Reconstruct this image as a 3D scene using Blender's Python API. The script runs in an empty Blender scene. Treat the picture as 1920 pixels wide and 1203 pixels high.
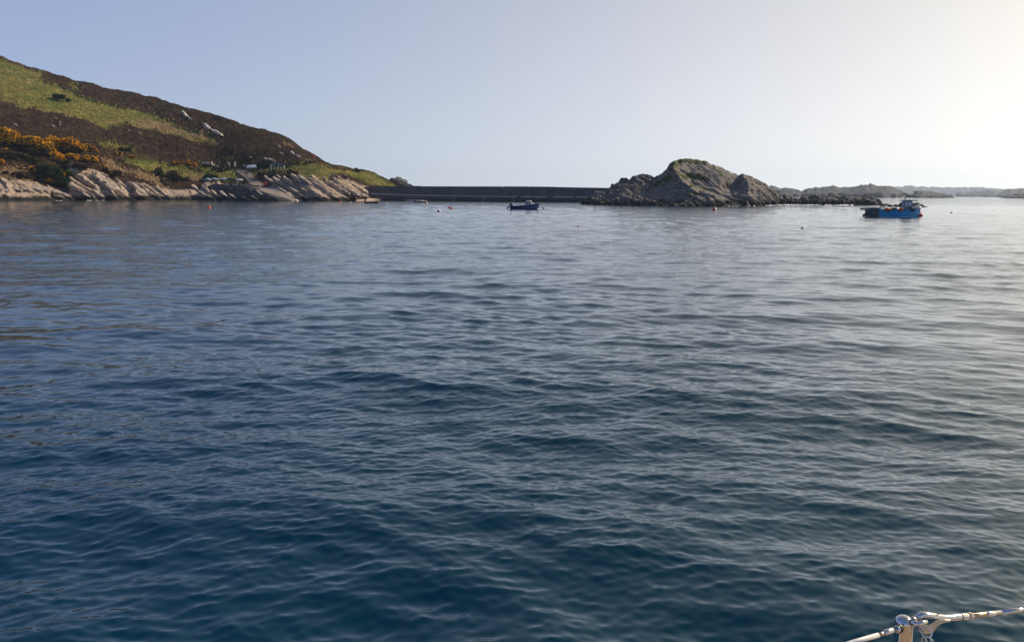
import bpy, bmesh, math, random
import numpy as np
from mathutils import Vector, Matrix
from mathutils.geometry import delaunay_2d_cdt

# ------------------------------------------------------------------ camera, sky, sun
SC = bpy.context.scene
COL = SC.collection
F = 1478.0                     # focal length in pixels of the 1920 px wide photograph
CAMZ = 2.8
PITCH, ROLL = math.radians(9.12), math.radians(0.22)
cam_d = bpy.data.cameras.new('camera')
cam = bpy.data.objects.new('camera', cam_d)
COL.objects.link(cam)
cam_d.sensor_width = 36.0
cam_d.lens = 36.0 * F / 1920.0
cam_d.clip_start = 0.05
cam_d.clip_end = 20000
RM = Matrix.Rotation(math.radians(90) - PITCH, 3, 'X') @ Matrix.Rotation(ROLL, 3, 'Z')
cam.matrix_world = Matrix.Translation((0, 0, CAMZ)) @ RM.to_4x4()
SC.camera = cam
RMN = np.array(RM)

SUN_AZ = math.radians(62)      # to the right of the view direction (+Y)
SUN_EL = math.radians(34)
SKY_K = 1.0
SKY_TINT = (0.82, 0.80, 0.42)
GLOW_COL = (0.0, 1.0, 5.6)
AUREOLE_COL = (8.5, 5.9, 5.3)
HAZE_COL = (2.7, 2.8, 4.0)
world = bpy.data.worlds.new('World')
SC.world = world
world.use_nodes = True
wn, wl = world.node_tree.nodes, world.node_tree.links
wn.clear()
wo = wn.new('ShaderNodeOutputWorld')
wb = wn.new('ShaderNodeBackground')
sky = wn.new('ShaderNodeTexSky')
sky.sky_type = 'NISHITA'
sky.sun_disc = False
sky.sun_elevation = SUN_EL
sky.sun_rotation = SUN_AZ
sky.altitude = 0
sky.air_density = 1.0
sky.dust_density = 1.2
sky.ozone_density = 2.0
wb.inputs['Strength'].default_value = 0.096
# hazy spring air: the clear sky, looked up a little above the true height so the horizon does not
# turn yellow, plus pale haze that is thickest at the horizon and brightest round the sun
def _m(op, a, b=None):
    q = wn.new('ShaderNodeMath'); q.operation = op
    for i, v in enumerate((a, b)):
        if v is None: continue
        if isinstance(v, (int, float)): q.inputs[i].default_value = v
        else: wl.new(v, q.inputs[i])
    return q.outputs[0]
wtc = wn.new('ShaderNodeTexCoord')
wsep = wn.new('ShaderNodeSeparateXYZ'); wl.new(wtc.outputs['Generated'], wsep.inputs[0])
wcmb = wn.new('ShaderNodeCombineXYZ')
wl.new(wsep.outputs[0], wcmb.inputs[0]); wl.new(wsep.outputs[1], wcmb.inputs[1])
wl.new(_m('ADD', _m('MULTIPLY', _m('MAXIMUM', wsep.outputs[2], 0.0), 0.9), 0.22), wcmb.inputs[2])
wl.new(wcmb.outputs[0], sky.inputs[0])
wdot = wn.new('ShaderNodeVectorMath'); wdot.operation = 'DOT_PRODUCT'
wl.new(wtc.outputs['Generated'], wdot.inputs[0])
wdot.inputs[1].default_value = (math.sin(SUN_AZ) * math.cos(SUN_EL), math.cos(SUN_AZ) * math.cos(SUN_EL), math.sin(SUN_EL))
wmu = _m('MULTIPLY', _m('ADD', wdot.outputs['Value'], 1.0), 0.5)
wglow = _m('MULTIPLY', _m('SUBTRACT', 1.0, wmu), _m('SUBTRACT', 1.0, _m('EXPONENT', _m('MULTIPLY', _m('MAXIMUM', wsep.outputs[2], 0.0), -8.0))))
whaze = _m('EXPONENT', _m('MULTIPLY', _m('MAXIMUM', wsep.outputs[2], 0.0), -2.8))
def _scale(col, f):
    q = wn.new('ShaderNodeVectorMath'); q.operation = 'SCALE'
    if isinstance(col, tuple): q.inputs[0].default_value = col
    else: wl.new(col, q.inputs[0])
    if isinstance(f, float): q.inputs['Scale'].default_value = f
    else: wl.new(f, q.inputs['Scale'])
    return q.outputs[0]
def _add(a, b):
    q = wn.new('ShaderNodeVectorMath'); q.operation = 'ADD'; wl.new(a, q.inputs[0]); wl.new(b, q.inputs[1]); return q.outputs[0]
wtint = wn.new('ShaderNodeVectorMath'); wtint.operation = 'MULTIPLY'
wl.new(sky.outputs[0], wtint.inputs[0]); wtint.inputs[1].default_value = SKY_TINT
wcol = _add(_scale(wtint.outputs[0], SKY_K), _add(_add(_scale(GLOW_COL, wglow), _scale(AUREOLE_COL, _m('MULTIPLY', _m('POWER', wmu, 4.0), _m('EXPONENT', _m('MULTIPLY', _m('MAXIMUM', wsep.outputs[2], 0.0), -2.2))))), _scale(HAZE_COL, whaze)))
wl.new(wcol, wb.inputs['Color'])
wl.new(wb.outputs[0], wo.inputs[0])

sun_d = bpy.data.lights.new('sun', 'SUN')
sun = bpy.data.objects.new('sun', sun_d)
COL.objects.link(sun)
sun_d.energy = 5.0
sun_d.angle = math.radians(0.5)
sun_d.color = (1.0, 0.88, 0.72)
sdir = Vector((math.sin(SUN_AZ) * math.cos(SUN_EL), math.cos(SUN_AZ) * math.cos(SUN_EL), math.sin(SUN_EL)))
sun.rotation_euler = sdir.to_track_quat('Z', 'Y').to_euler()
sun.location = (60, 40, 60)

SC.view_settings.view_transform = 'Standard'
SC.view_settings.look = 'None'
SC.view_settings.exposure = 0.14
SC.view_settings.gamma = 1.0
SC.view_settings.use_curve_mapping = False
SC.render.engine = 'CYCLES'
SC.cycles.max_bounces = 6
SC.cycles.volume_bounces = 0
SC.cycles.caustics_reflective = False
SC.cycles.caustics_refractive = False
SC.cycles.sample_clamp_indirect = 4.0

# ------------------------------------------------------------------ helpers
def unproject(px, py, D):
    """photo pixel -> world point on the vertical plane y = D"""
    px, py, D = np.broadcast_arrays(np.asarray(px, float), np.asarray(py, float), np.asarray(D, float))
    c = np.stack([(px - 960) / F, (601.5 - py) / F, -np.ones_like(px)], -1)
    d = c @ RMN.T
    t = D / d[..., 1]
    p = d * t[..., None]
    p[..., 2] += CAMZ
    return p

def at(px, py, D):
    return Vector(unproject(px, py, D).tolist())

def at_sea(px, py, z=0.0):
    c = np.array([(px - 960) / F, (601.5 - py) / F, -1.0])
    d = RMN @ c
    t = (z - CAMZ) / d[2]
    return Vector((d[0] * t, d[1] * t, z))

def at_axis(px, py, zc):
    c = np.array([(px - 960) / F, (601.5 - py) / F, -1.0]) * zc
    d = RMN @ c
    return Vector((d[0], d[1], d[2] + CAMZ))

def project(P):
    q = (P - np.array([0, 0, CAMZ])) @ RMN
    return 960 + F * q[..., 0] / -q[..., 2], 601.5 - F * q[..., 1] / -q[..., 2]

def _hash(ix, iy, iz, seed):
    h = (ix.astype(np.int64) * 374761393 + iy.astype(np.int64) * 668265263 + iz.astype(np.int64) * 2147483647 + seed * 974634777) & 0xFFFFFFFF
    h = ((h ^ (h >> 13)) * 1274126177) & 0xFFFFFFFF
    h = ((h ^ (h >> 16)) * 2246822519) & 0xFFFFFFFF
    return ((h ^ (h >> 15)) & 0xFFFFFF) / float(0xFFFFFF) * 2 - 1

def vnoise(x, y, z=0.0, seed=0):
    x, y, z = np.broadcast_arrays(np.asarray(x, float), np.asarray(y, float), np.asarray(z, float))
    fx, fy, fz = np.floor(x), np.floor(y), np.floor(z)
    u, v, w = x - fx, y - fy, z - fz
    u = u * u * (3 - 2 * u); v = v * v * (3 - 2 * v); w = w * w * (3 - 2 * w)
    out = 0
    for i in (0, 1):
        for j in (0, 1):
            for k in (0, 1):
                out = out + _hash(fx + i, fy + j, fz + k, seed) * (u if i else 1 - u) * (v if j else 1 - v) * (w if k else 1 - w)
    return out

def fbm(x, y, z=0.0, seed=0, octv=4, gain=0.5):
    a, s, f = 1.0, 0, 1.0
    for o in range(octv):
        s = s + a * vnoise(np.asarray(x) * f, np.asarray(y) * f, np.asarray(z) * f, seed + o * 17)
        a *= gain; f *= 2.03
    return s

def sstep(a, b, x):
    t = np.clip((x - a) / (b - a), 0, 1)
    return t * t * (3 - 2 * t)

def tab(points, x):
    p = np.array(points, float)
    return np.interp(x, p[:, 0], p[:, 1])

def in_poly(px, py, poly):
    inside = np.zeros(px.shape, bool)
    n = len(poly)
    for i in range(n):
        x0, y0 = poly[i]; x1, y1 = poly[(i + 1) % n]
        if y0 == y1:
            continue
        c = ((y0 > py) != (y1 > py)) & (px < (x1 - x0) * (py - y0) / (y1 - y0) + x0)
        inside ^= c
    return inside

def link(name, me, mat=None, parent=None, smooth=False):
    o = bpy.data.objects.new(name, me)
    COL.objects.link(o)
    if mat is not None:
        me.materials.append(mat)
    if parent is not None:
        o.parent = parent
        o.matrix_parent_inverse = Matrix.Identity(4)
    if smooth:
        me.polygons.foreach_set('use_smooth', np.ones(len(me.polygons), bool))
    return o

def np_mesh(name, V, Q, mat=None, parent=None, smooth=False, nside=4):
    V = np.ascontiguousarray(V, np.float32).reshape(-1, 3)
    Q = np.ascontiguousarray(Q, np.int32).reshape(-1, nside)
    me = bpy.data.meshes.new(name)
    me.vertices.add(len(V)); me.vertices.foreach_set('co', V.ravel())
    me.loops.add(Q.size); me.loops.foreach_set('vertex_index', Q.ravel())
    me.polygons.add(len(Q))
    me.polygons.foreach_set('loop_start', np.arange(0, Q.size, nside, dtype=np.int32))
    me.polygons.foreach_set('loop_total', np.full(len(Q), nside, np.int32))
    me.update(calc_edges=True)
    return link(name, me, mat, parent, smooth)

def grid_faces(nr, nc):
    i = np.arange(nr - 1)[:, None] * nc + np.arange(nc - 1)[None, :]
    return np.stack([i, i + 1, i + nc + 1, i + nc], -1).reshape(-1, 4)

def tag(o, label=None, cat=None, group=None, kind=None):
    if label: o['label'] = label
    if cat: o['category'] = cat
    if group: o['group'] = group
    if kind: o['kind'] = kind
    return o

def empty(name, loc=(0, 0, 0), rz=0.0):
    o = bpy.data.objects.new(name, None)
    COL.objects.link(o)
    o.location = loc
    o.rotation_euler = (0, 0, rz)
    return o

def bm_obj(name, bm, mat, parent=None, smooth=False):
    me = bpy.data.meshes.new(name)
    bm.normal_update()
    bm.to_mesh(me); bm.free()
    return link(name, me, mat, parent, smooth)

def add_box(bm, c, s, bev=0.0, rot=None):
    r = bmesh.ops.create_cube(bm, size=1.0)
    M = Matrix.Translation(c) @ (rot.to_4x4() if rot else Matrix.Identity(4)) @ Matrix.Diagonal((s[0], s[1], s[2], 1))
    bmesh.ops.transform(bm, matrix=M, verts=r['verts'])
    if bev > 0:
        es = list({e for v in r['verts'] for e in v.link_edges})
        bmesh.ops.bevel(bm, geom=es, offset=bev, segments=1, affect='EDGES')
    return bm

def box(name, c, s, mat, parent=None, bev=0.0, rot=None):
    bm = bmesh.new(); add_box(bm, c, s, bev, rot)
    return bm_obj(name, bm, mat, parent)

def add_tube(bm, pts, rad, n=8, cap=True, flat=None):
    """swept tube through pts; rad scalar or list of r or (ra, rb)"""
    pts = [Vector(p) for p in pts]
    m = len(pts)
    if not isinstance(rad, (list, tuple)): rad = [rad] * m
    rings = []
    up0 = Vector(flat) if flat else None
    for i, p in enumerate(pts):
        t = (pts[min(i + 1, m - 1)] - pts[max(i - 1, 0)]).normalized()
        up = up0 if up0 else (Vector((0, 0, 1)) if abs(t.z) < 0.95 else Vector((1, 0, 0)))
        a = t.cross(up).normalized(); b = a.cross(t).normalized()
        r = rad[i]; ra, rb = (r if isinstance(r, (list, tuple)) else (r, r))
        rings.append([bm.verts.new(p + a * (ra * math.cos(2 * math.pi * k / n)) + b * (rb * math.sin(2 * math.pi * k / n))) for k in range(n)])
    for i in range(m - 1):
        for k in range(n):
            bm.faces.new((rings[i][k], rings[i][(k + 1) % n], rings[i + 1][(k + 1) % n], rings[i + 1][k]))
    if cap:
        bm.faces.new(rings[0][::-1]); bm.faces.new(rings[-1])
    return bm

def tube(name, pts, rad, mat, parent=None, n=8, smooth=True, flat=None):
    bm = bmesh.new(); add_tube(bm, pts, rad, n, True, flat)
    bmesh.ops.recalc_face_normals(bm, faces=bm.faces)
    return bm_obj(name, bm, mat, parent, smooth)

def ball(name, c, r, mat, parent=None, seg=14, sc=(1, 1, 1)):
    bm = bmesh.new()
    bmesh.ops.create_uvsphere(bm, u_segments=seg, v_segments=seg // 2 + 2, radius=r)
    bmesh.ops.transform(bm, matrix=Matrix.Translation(c) @ Matrix.Diagonal((*sc, 1)), verts=bm.verts)
    return bm_obj(name, bm, mat, parent, True)

def copy_tree(o, parent=None):
    c = o.copy(); COL.objects.link(c)
    if parent is not None: c.parent = parent
    for ch in [x for x in COL.objects if x.parent == o]:
        copy_tree(ch, c)
    return c

# ------------------------------------------------------------------ materials
def mat(name, col, rough=0.6, metal=0.0, vary=0.12, scale=3.0, bump=0.0, bscale=8.0, spec=0.5, col2=None, coat=0.0):
    m = bpy.data.materials.new(name); m.use_nodes = True
    n, l = m.node_tree.nodes, m.node_tree.links
    b = n['Principled BSDF']
    b.inputs['Roughness'].default_value = rough
    b.inputs['Metallic'].default_value = metal
    b.inputs['Specular IOR Level'].default_value = spec
    b.inputs['Coat Weight'].default_value = coat
    tc = n.new('ShaderNodeTexCoord')
    nz = n.new('ShaderNodeTexNoise'); nz.inputs['Scale'].default_value = scale; nz.inputs['Detail'].default_value = 6
    nz.inputs['Roughness'].default_value = 0.65
    l.new(tc.outputs['Object'], nz.inputs['Vector'])
    cr = n.new('ShaderNodeValToRGB')
    c2 = col2 or [min(1, c * (1 + vary)) for c in col]
    c1 = [c * (1 - vary) for c in col]
    cr.color_ramp.elements[0].position = 0.32; cr.color_ramp.elements[0].color = (*c1, 1)
    cr.color_ramp.elements[1].position = 0.68; cr.color_ramp.elements[1].color = (*c2, 1)
    l.new(nz.outputs['Fac'], cr.inputs['Fac']); l.new(cr.outputs['Color'], b.inputs['Base Color'])
    if bump > 0:
        n2 = n.new('ShaderNodeTexNoise'); n2.inputs['Scale'].default_value = bscale; n2.inputs['Detail'].default_value = 5
        l.new(tc.outputs['Object'], n2.inputs['Vector'])
        bp = n.new('ShaderNodeBump'); bp.inputs['Strength'].default_value = 1.0; bp.inputs['Distance'].default_value = bump
        l.new(n2.outputs['Fac'], bp.inputs['Height']); l.new(bp.outputs['Normal'], b.inputs['Normal'])
    return m

class NT:
    """tiny node helper"""
    def __init__(s, name):
        s.m = bpy.data.materials.new(name); s.m.use_nodes = True
        s.n, s.l = s.m.node_tree.nodes, s.m.node_tree.links
        s.b = s.n['Principled BSDF']
        s.geo = s.n.new('ShaderNodeNewGeometry')
    def noise(s, scale, detail=5, rough=0.6, vec=None, stretch=None, dist=0.0):
        nz = s.n.new('ShaderNodeTexNoise')
        nz.inputs['Scale'].default_value = scale; nz.inputs['Detail'].default_value = detail
        nz.inputs['Roughness'].default_value = rough; nz.inputs['Distortion'].default_value = dist
        v = vec or s.geo.outputs['Position']
        if stretch:
            mp = s.n.new('ShaderNodeMapping'); mp.inputs['Scale'].default_value = stretch[:3]
            if len(stretch) > 3: mp.inputs['Rotation'].default_value = stretch[3]
            s.l.new(v, mp.inputs['Vector']); v = mp.outputs['Vector']
        s.l.new(v, nz.inputs['Vector'])
        return nz.outputs['Fac']
    def ramp(s, fac, stops):
        cr = s.n.new('ShaderNodeValToRGB'); e = cr.color_ramp.elements
        while len(e) < len(stops): e.new(0.5)
        for q, (p, c) in zip(e, stops):
            q.position = p; q.color = (*c, 1) if len(c) == 3 else c
        s.l.new(fac, cr.inputs['Fac']); return cr.outputs['Color']
    def math(s, op, a, b=None, clamp=False):
        q = s.n.new('ShaderNodeMath'); q.operation = op; q.use_clamp = clamp
        for i, v in enumerate((a, b)):
            if v is None: continue
            if isinstance(v, (int, float)): q.inputs[i].default_value = v
            else: s.l.new(v, q.inputs[i])
        return q.outputs[0]
    def mix(s, f, a, b):
        q = s.n.new('ShaderNodeMix'); q.data_type = 'RGBA'
        for i, v in ((0, f), (6, a), (7, b)):
            if isinstance(v, (int, float)): q.inputs[i].default_value = v
            elif isinstance(v, tuple): q.inputs[i].default_value = (*v, 1)
            else: s.l.new(v, q.inputs[i])
        return q.outputs[2]
    def attr(s, name):
        a = s.n.new('ShaderNodeAttribute'); a.attribute_name = name; return a
    def maprange(s, v, a, b, c=0.0, d=1.0):
        q = s.n.new('ShaderNodeMapRange'); q.inputs[1].default_value = a; q.inputs[2].default_value = b
        q.inputs[3].default_value = c; q.inputs[4].default_value = d
        s.l.new(v, q.inputs[0]); return q.outputs[0]
    def bump(s, h, dist, prev=None):
        bp = s.n.new('ShaderNodeBump'); bp.inputs['Strength'].default_value = 1.0
        if isinstance(dist, float): bp.inputs['Distance'].default_value = dist
        else: s.l.new(dist, bp.inputs['Distance'])
        s.l.new(h, bp.inputs['Height'])
        if prev: s.l.new(prev, bp.inputs['Normal'])
        return bp.outputs['Normal']

def rock_colour(t, light, dark, lichen=0.0, wet=True):
    """layered rock colour: grain bands, dark seams, ochre lichen, black tide zone near the water"""
    n1 = t.noise(0.35, 8, 0.7, stretch=(1, 1, 1.0))
    n2 = t.noise(1.0, 6, 0.7, stretch=(0.5, 0.6, 2.6, (0, 0.62, 0)))
    base = t.ramp(n1, [(0.3, tuple(c * 0.72 for c in light)), (0.52, light), (0.72, tuple(min(1, c * 1.22) for c in light))])
    seams = t.maprange(n2, 0.36, 0.5)
    c = t.mix(seams, dark, base)
    if lichen:
        n3 = t.noise(0.8, 6, 0.75)
        c = t.mix(t.math('MULTIPLY', t.maprange(n3, 0.56, 0.68), lichen), c, (0.20, 0.15, 0.06))
    if wet:
        sx = t.n.new('ShaderNodeSeparateXYZ'); t.l.new(t.geo.outputs['Position'], sx.inputs[0])
        zz = t.math('ADD', sx.outputs['Z'], t.math('MULTIPLY', t.math('SUBTRACT', t.noise(0.25, 5), 0.5), 3.0))
        c = t.mix(t.maprange(zz, 1.1, 1.9), (0.022, 0.021, 0.020), c)
    return c

def rock_mat(name, light, dark, lichen=0.0, wet=True):
    t = NT(name)
    c = rock_colour(t, light, dark, lichen, wet)
    t.l.new(c, t.b.inputs['Base Color'])
    t.b.inputs['Roughness'].default_value = 0.85
    t.b.inputs['Specular IOR Level'].default_value = 0.25
    t.l.new(t.bump(t.noise(1.6, 8, 0.7), 0.5), t.b.inputs['Normal'])
    return t.m

M = {}
M['shore_rock'] = rock_mat('shore_rock', (0.36, 0.288, 0.232), (0.07, 0.055, 0.047), 0.25)
M['islet_rock'] = rock_mat('islet_rock', (0.18, 0.156, 0.135), (0.045, 0.04, 0.036), 0.5)
M['skerry_rock'] = rock_mat('skerry_rock', (0.10, 0.09, 0.08), (0.03, 0.027, 0.025), 0.4)
M['shaded_rock'] = rock_mat('shaded_rock', (0.10, 0.088, 0.08), (0.035, 0.03, 0.028), 0.15)  # shore rock darkened: the shade on the turned-away face is put into the colour
M['hill_rock'] = rock_mat('hill_rock', (0.42, 0.38, 0.34), (0.2, 0.17, 0.15), 0.0, False)
M['far_island'] = rock_mat('far_island', (0.026, 0.028, 0.033), (0.02, 0.02, 0.024), 0.0, False)
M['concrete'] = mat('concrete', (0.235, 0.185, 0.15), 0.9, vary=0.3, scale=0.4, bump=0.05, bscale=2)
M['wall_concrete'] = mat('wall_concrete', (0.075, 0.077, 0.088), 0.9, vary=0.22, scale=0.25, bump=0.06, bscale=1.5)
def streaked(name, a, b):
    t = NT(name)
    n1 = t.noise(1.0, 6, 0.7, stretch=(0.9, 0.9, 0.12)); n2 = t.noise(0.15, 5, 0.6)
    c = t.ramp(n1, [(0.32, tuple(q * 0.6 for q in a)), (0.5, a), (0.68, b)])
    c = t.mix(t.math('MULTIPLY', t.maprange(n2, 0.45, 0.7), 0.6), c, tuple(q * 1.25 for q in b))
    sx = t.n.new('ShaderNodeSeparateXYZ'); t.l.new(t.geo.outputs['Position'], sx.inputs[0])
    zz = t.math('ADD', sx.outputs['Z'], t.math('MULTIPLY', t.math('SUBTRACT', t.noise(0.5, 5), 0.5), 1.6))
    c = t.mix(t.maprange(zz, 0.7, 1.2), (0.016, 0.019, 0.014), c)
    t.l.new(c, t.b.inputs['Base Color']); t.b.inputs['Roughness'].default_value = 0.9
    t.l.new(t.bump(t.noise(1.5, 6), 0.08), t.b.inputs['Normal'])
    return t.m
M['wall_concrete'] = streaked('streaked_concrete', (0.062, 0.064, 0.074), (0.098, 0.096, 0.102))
M['ledge'] = mat('ledge_concrete', (0.46, 0.40, 0.33), 0.9, vary=0.12, scale=0.6)
M['sand'] = mat('sand', (0.42, 0.30, 0.21), 0.95, vary=0.12, scale=0.5, bump=0.05)
M['track'] = mat('track_gravel', (0.17, 0.13, 0.10), 0.95, vary=0.22, scale=0.6, bump=0.08)
M['white'] = mat('white_paint', (0.78, 0.77, 0.74), 0.4, vary=0.06)
M['offwhite'] = mat('weathered_white', (0.62, 0.60, 0.57), 0.5, vary=0.12)
M['red'] = mat('red_plastic', (0.62, 0.03, 0.02), 0.38, vary=0.15)
M['orange'] = mat('orange_plastic', (0.75, 0.10, 0.025), 0.35, vary=0.15)
M['amber'] = mat('amber_plastic', (0.8, 0.32, 0.08), 0.4, vary=0.15)
M['black'] = mat('black_rubber', (0.018, 0.018, 0.02), 0.5, vary=0.2)
M['blue_hull'] = mat('bright_blue_hull', (0.03, 0.35, 0.66), 0.35, vary=0.14, scale=1.2, coat=0.3)
M['navy_hull'] = mat('navy_hull', (0.010, 0.030, 0.13), 0.3, vary=0.15, scale=1.2, coat=0.4)
M['grey_paint'] = mat('grey_paint', (0.20, 0.23, 0.27), 0.5, vary=0.12)
M['dark_grey'] = mat('dark_grey_paint', (0.045, 0.05, 0.065), 0.55, vary=0.2)
M['wood'] = mat('weathered_wood', (0.26, 0.22, 0.18), 0.8, vary=0.25, scale=4)
M['green'] = mat('green_plastic', (0.01, 0.10, 0.07), 0.5, vary=0.15)
M['glass'] = mat('dark_window_glass', (0.10, 0.12, 0.16), 0.08, vary=0.05)
M['rope'] = mat('rope', (0.35, 0.33, 0.28), 0.9)
M['dark_rope'] = mat('dark_rope', (0.05, 0.05, 0.05), 0.9)
M['steel'] = mat('polished_steel', (0.62, 0.60, 0.58), 0.10, 1.0, vary=0.04, scale=30)
M['steel_worn'] = mat('stained_steel', (0.50, 0.40, 0.30), 0.38, 1.0, vary=0.3, scale=120)
M['teak'] = mat('teak_deck', (0.34, 0.23, 0.14), 0.7, vary=0.2, scale=20)
M['gelcoat'] = mat('white_gelcoat', (0.75, 0.74, 0.71), 0.2, vary=0.03)
M['wire_cover'] = mat('white_wire_cover', (0.66, 0.60, 0.54), 0.4, vary=0.06, scale=60)
M['foam'] = mat('sea_foam', (0.80, 0.82, 0.83), 0.9, vary=0.08)
M['blue_net'] = mat('blue_green_net', (0.03, 0.16, 0.20), 0.8, vary=0.5, scale=2, col2=(0.05, 0.10, 0.35))

# ------------------------------------------------------------------ the sea
def build_sea():
    # polar grid: fine in front of the yacht, coarse behind; ring spacing grows with distance
    r = [0.4, 0.9, 1.6, 2.4, 3.2, 3.5, 3.8]
    while r[-1] < 5600:
        x = r[-1]
        dr = max(0.0085, min(0.5 * x * x / (CAMZ * 788), 0.0062 * x if x < 260 else 0.025 * x))
        r.append(x + dr)
    r = np.array(r)
    a_front = np.radians(np.linspace(-42, 42, 820))
    a_back = np.radians(np.linspace(42, 318, 100)[1:])
    ang = np.concatenate([a_front, a_back])
    nr, nc = len(r), len(ang)
    R, A = np.meshgrid(r, ang, indexing='ij')
    X = (R * np.sin(A)).astype(np.float32); Y = (R * np.cos(A)).astype(np.float32)
    dr = np.gradient(r)
    da = np.where(np.arange(nc) < 820, ang[1] - ang[0], ang[-1] - ang[-2])
    cell = np.maximum(dr[:, None], 0).astype(np.float32) + 0 * X
    cella = (r[:, None] * da[None, :]).astype(np.float32)
    rng = np.random.default_rng(11)
    N = 270
    lam = np.exp(rng.uniform(math.log(0.075), math.log(13), N))
    lam = np.sort(lam)[::-1]
    k = 2 * math.pi / lam
    Z = np.zeros_like(X); DX = np.zeros_like(X); DY = np.zeros_like(X)
    mss = 0.0150
    # gusts: patches where the short ripples are weaker or stronger
    gust = 1.0 + 0.38 * fbm(X / 9.0, Y / 14.0, 0, 5, 3).astype(np.float32)
    gust = np.clip(gust, 0.35, 1.6).astype(np.float32)
    band = np.interp(np.log(lam), np.log([0.11, 0.2, 0.6, 1.2, 2.5, 5, 13]), [1.25, 1.45, 1.3, 1.15, 0.85, 0.45, 0.16])
    for i in range(N):
        fam = rng.random()
        L = lam[i]
        if fam < 0.66: th = math.radians(90 - 16) + rng.normal(0, math.radians(19 if L > 1 else 25))
        else: th = math.radians(90 + 26) + rng.normal(0, math.radians(17 if L > 1 else 25))
        kx, ky = k[i] * math.cos(th), k[i] * math.sin(th)
        s = math.sqrt(2 * mss / N) * band[i]
        a = s / k[i]
        if L < 1.2:
            # only rings that can still resolve this wave
            fade = np.clip((L * 0.9 / (abs(math.sin(th)) + 0.05) / np.maximum(dr, 1e-6) - 1.6) / 2.5, 0, 1)
            ok = np.nonzero(fade > 0)[0]
            if len(ok) == 0: continue
            n1 = ok.max() + 1
        else:
            fade = np.clip((L / np.maximum(dr, 1e-6) - 1.6) / 2.5, 0, 1); n1 = (np.nonzero(fade > 0)[0].max() + 1)
        ph = (kx * X[:n1] + ky * Y[:n1] + rng.uniform(0, 6.283)).astype(np.float32)
        f = fade[:n1, None].astype(np.float32) * np.clip((L / cella[:n1] - 1.6) / 2, 0, 1)
        if L < 1.5: f = f * gust[:n1]
        aa = (a * f).astype(np.float32)
        sn, cs = np.sin(ph), np.cos(ph)
        Z[:n1] += aa * cs
        DX[:n1] -= aa * 0.8 * math.cos(th) * sn
        DY[:n1] -= aa * 0.8 * math.sin(th) * sn
    V = np.stack([X + DX, Y + DY, Z], -1)
    Q = grid_faces(nr, nc)
    # close the ring round the back
    i = np.arange(nr - 1) * nc
    Q = np.concatenate([Q, np.stack([i + nc - 1, i, i + nc, i + 2 * nc - 1], -1)])
    cv = len(V.reshape(-1, 3))
    Q = Q[:, ::-1]
    t = NT('sea_water')
    t.b.inputs['Base Color'].default_value = (0.0001, 0.0185, 0.037, 1)
    t.b.inputs['Roughness'].default_value = 0.05
    t.b.inputs['IOR'].default_value = 1.62
    t.b.inputs['Specular IOR Level'].default_value = 0.5
    t.b.inputs['Specular Tint'].default_value = (0.22, 0.50, 0.62, 1)
    lost = t.attr('ripple').outputs['Fac']
    n1 = t.noise(1.5, 3, 0.6, stretch=(0.55, 1.0, 1.0, (0, 0, 0.12)))
    n2 = t.noise(3.2, 3, 0.6, stretch=(0.5, 1.0, 1.0, (0, 0, -0.2)))
    n3 = t.noise(13.0, 3, 0.6, stretch=(0.5, 1.0, 1.0, (0, 0, 0.1)))
    b1 = t.bump(n1, t.math('MULTIPLY', lost, 0.045))
    b2 = t.bump(n2, t.math('ADD', t.math('MULTIPLY', lost, 0.036), 0.0015), b1)
    b3 = t.bump(n3, t.math('ADD', t.math('MULTIPLY', lost, 0.003), 0.0016), b2)
    t.l.new(b3, t.b.inputs['Normal'])
    o = np_mesh('sea', V, Q, t.m, None, True)
    at_ = o.data.attributes.new('ripple', 'FLOAT', 'POINT')
    rip = sstep(0.012, 0.26, cell).astype(np.float32).ravel()
    at_.data.foreach_set('value', rip)
    tag(o, 'open rippled blue sea filling the bay', kind='structure')
    return o
build_sea()

# ------------------------------------------------------------------ the headland
HOR = lambda px: 360.6 + 0.00385 * px
D0T = [(-500, 225), (0, 262), (140, 288), (300, 315), (360, 322), (395, 333), (430, 328), (470, 321), (500, 313), (528, 306), (556, 303), (600, 296), (660, 324), (688, 340), (704, 364), (760, 368), (840, 370)]
PYR = [(-500, 320), (0, 339), (55, 342), (100, 351), (122, 353), (131, 318), (145, 315), (170, 322), (200, 330), (255, 342), (300, 356), (372, 357), (388, 346),
       (420, 346), (470, 350), (505, 350), (520, 333), (560, 329), (600, 337), (650, 338), (690, 352), (760, 357), (800, 372), (840, 380)]
DR_OFF = [(-500, 18), (0, 15), (100, 10), (130, 15), (200, 17), (300, 10), (400, 12), (480, 14), (520, 18), (620, 22), (685, 10), (705, 4), (840, 3)]
PYM = [(-500, 262), (0, 292), (90, 290), (150, 294), (220, 306), (300, 326), (380, 318), (450, 318), (530, 321), (600, 317), (650, 319), (700, 333), (735, 344), (760, 356), (800, 371), (840, 380)]
DM_OFF = [(-500, 50), (0, 42), (300, 34), (380, 40), (530, 44), (660, 34), (700, 11), (840, 6)]
PYG = [(-500, -130), (-250, 20), (-80, 84), (0, 108), (40, 121), (75, 133), (110, 143), (150, 153), (200, 166), (260, 179), (300, 187), (345, 201), (400, 216), (440, 230), (480, 241), (530, 259),
       (540, 262), (560, 275), (590, 294), (610, 306), (622, 311), (632, 313), (638, 311), (648, 314), (665, 318), (682, 319), (690, 321), (700, 323), (710, 329), (722, 334), (735, 341), (745, 349), (760, 357), (800, 372), (840, 380)]
DG_T = [(-500, 560), (0, 470), (300, 440), (560, 405), (640, 392), (700, 380), (745, 376), (840, 372)]

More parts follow.
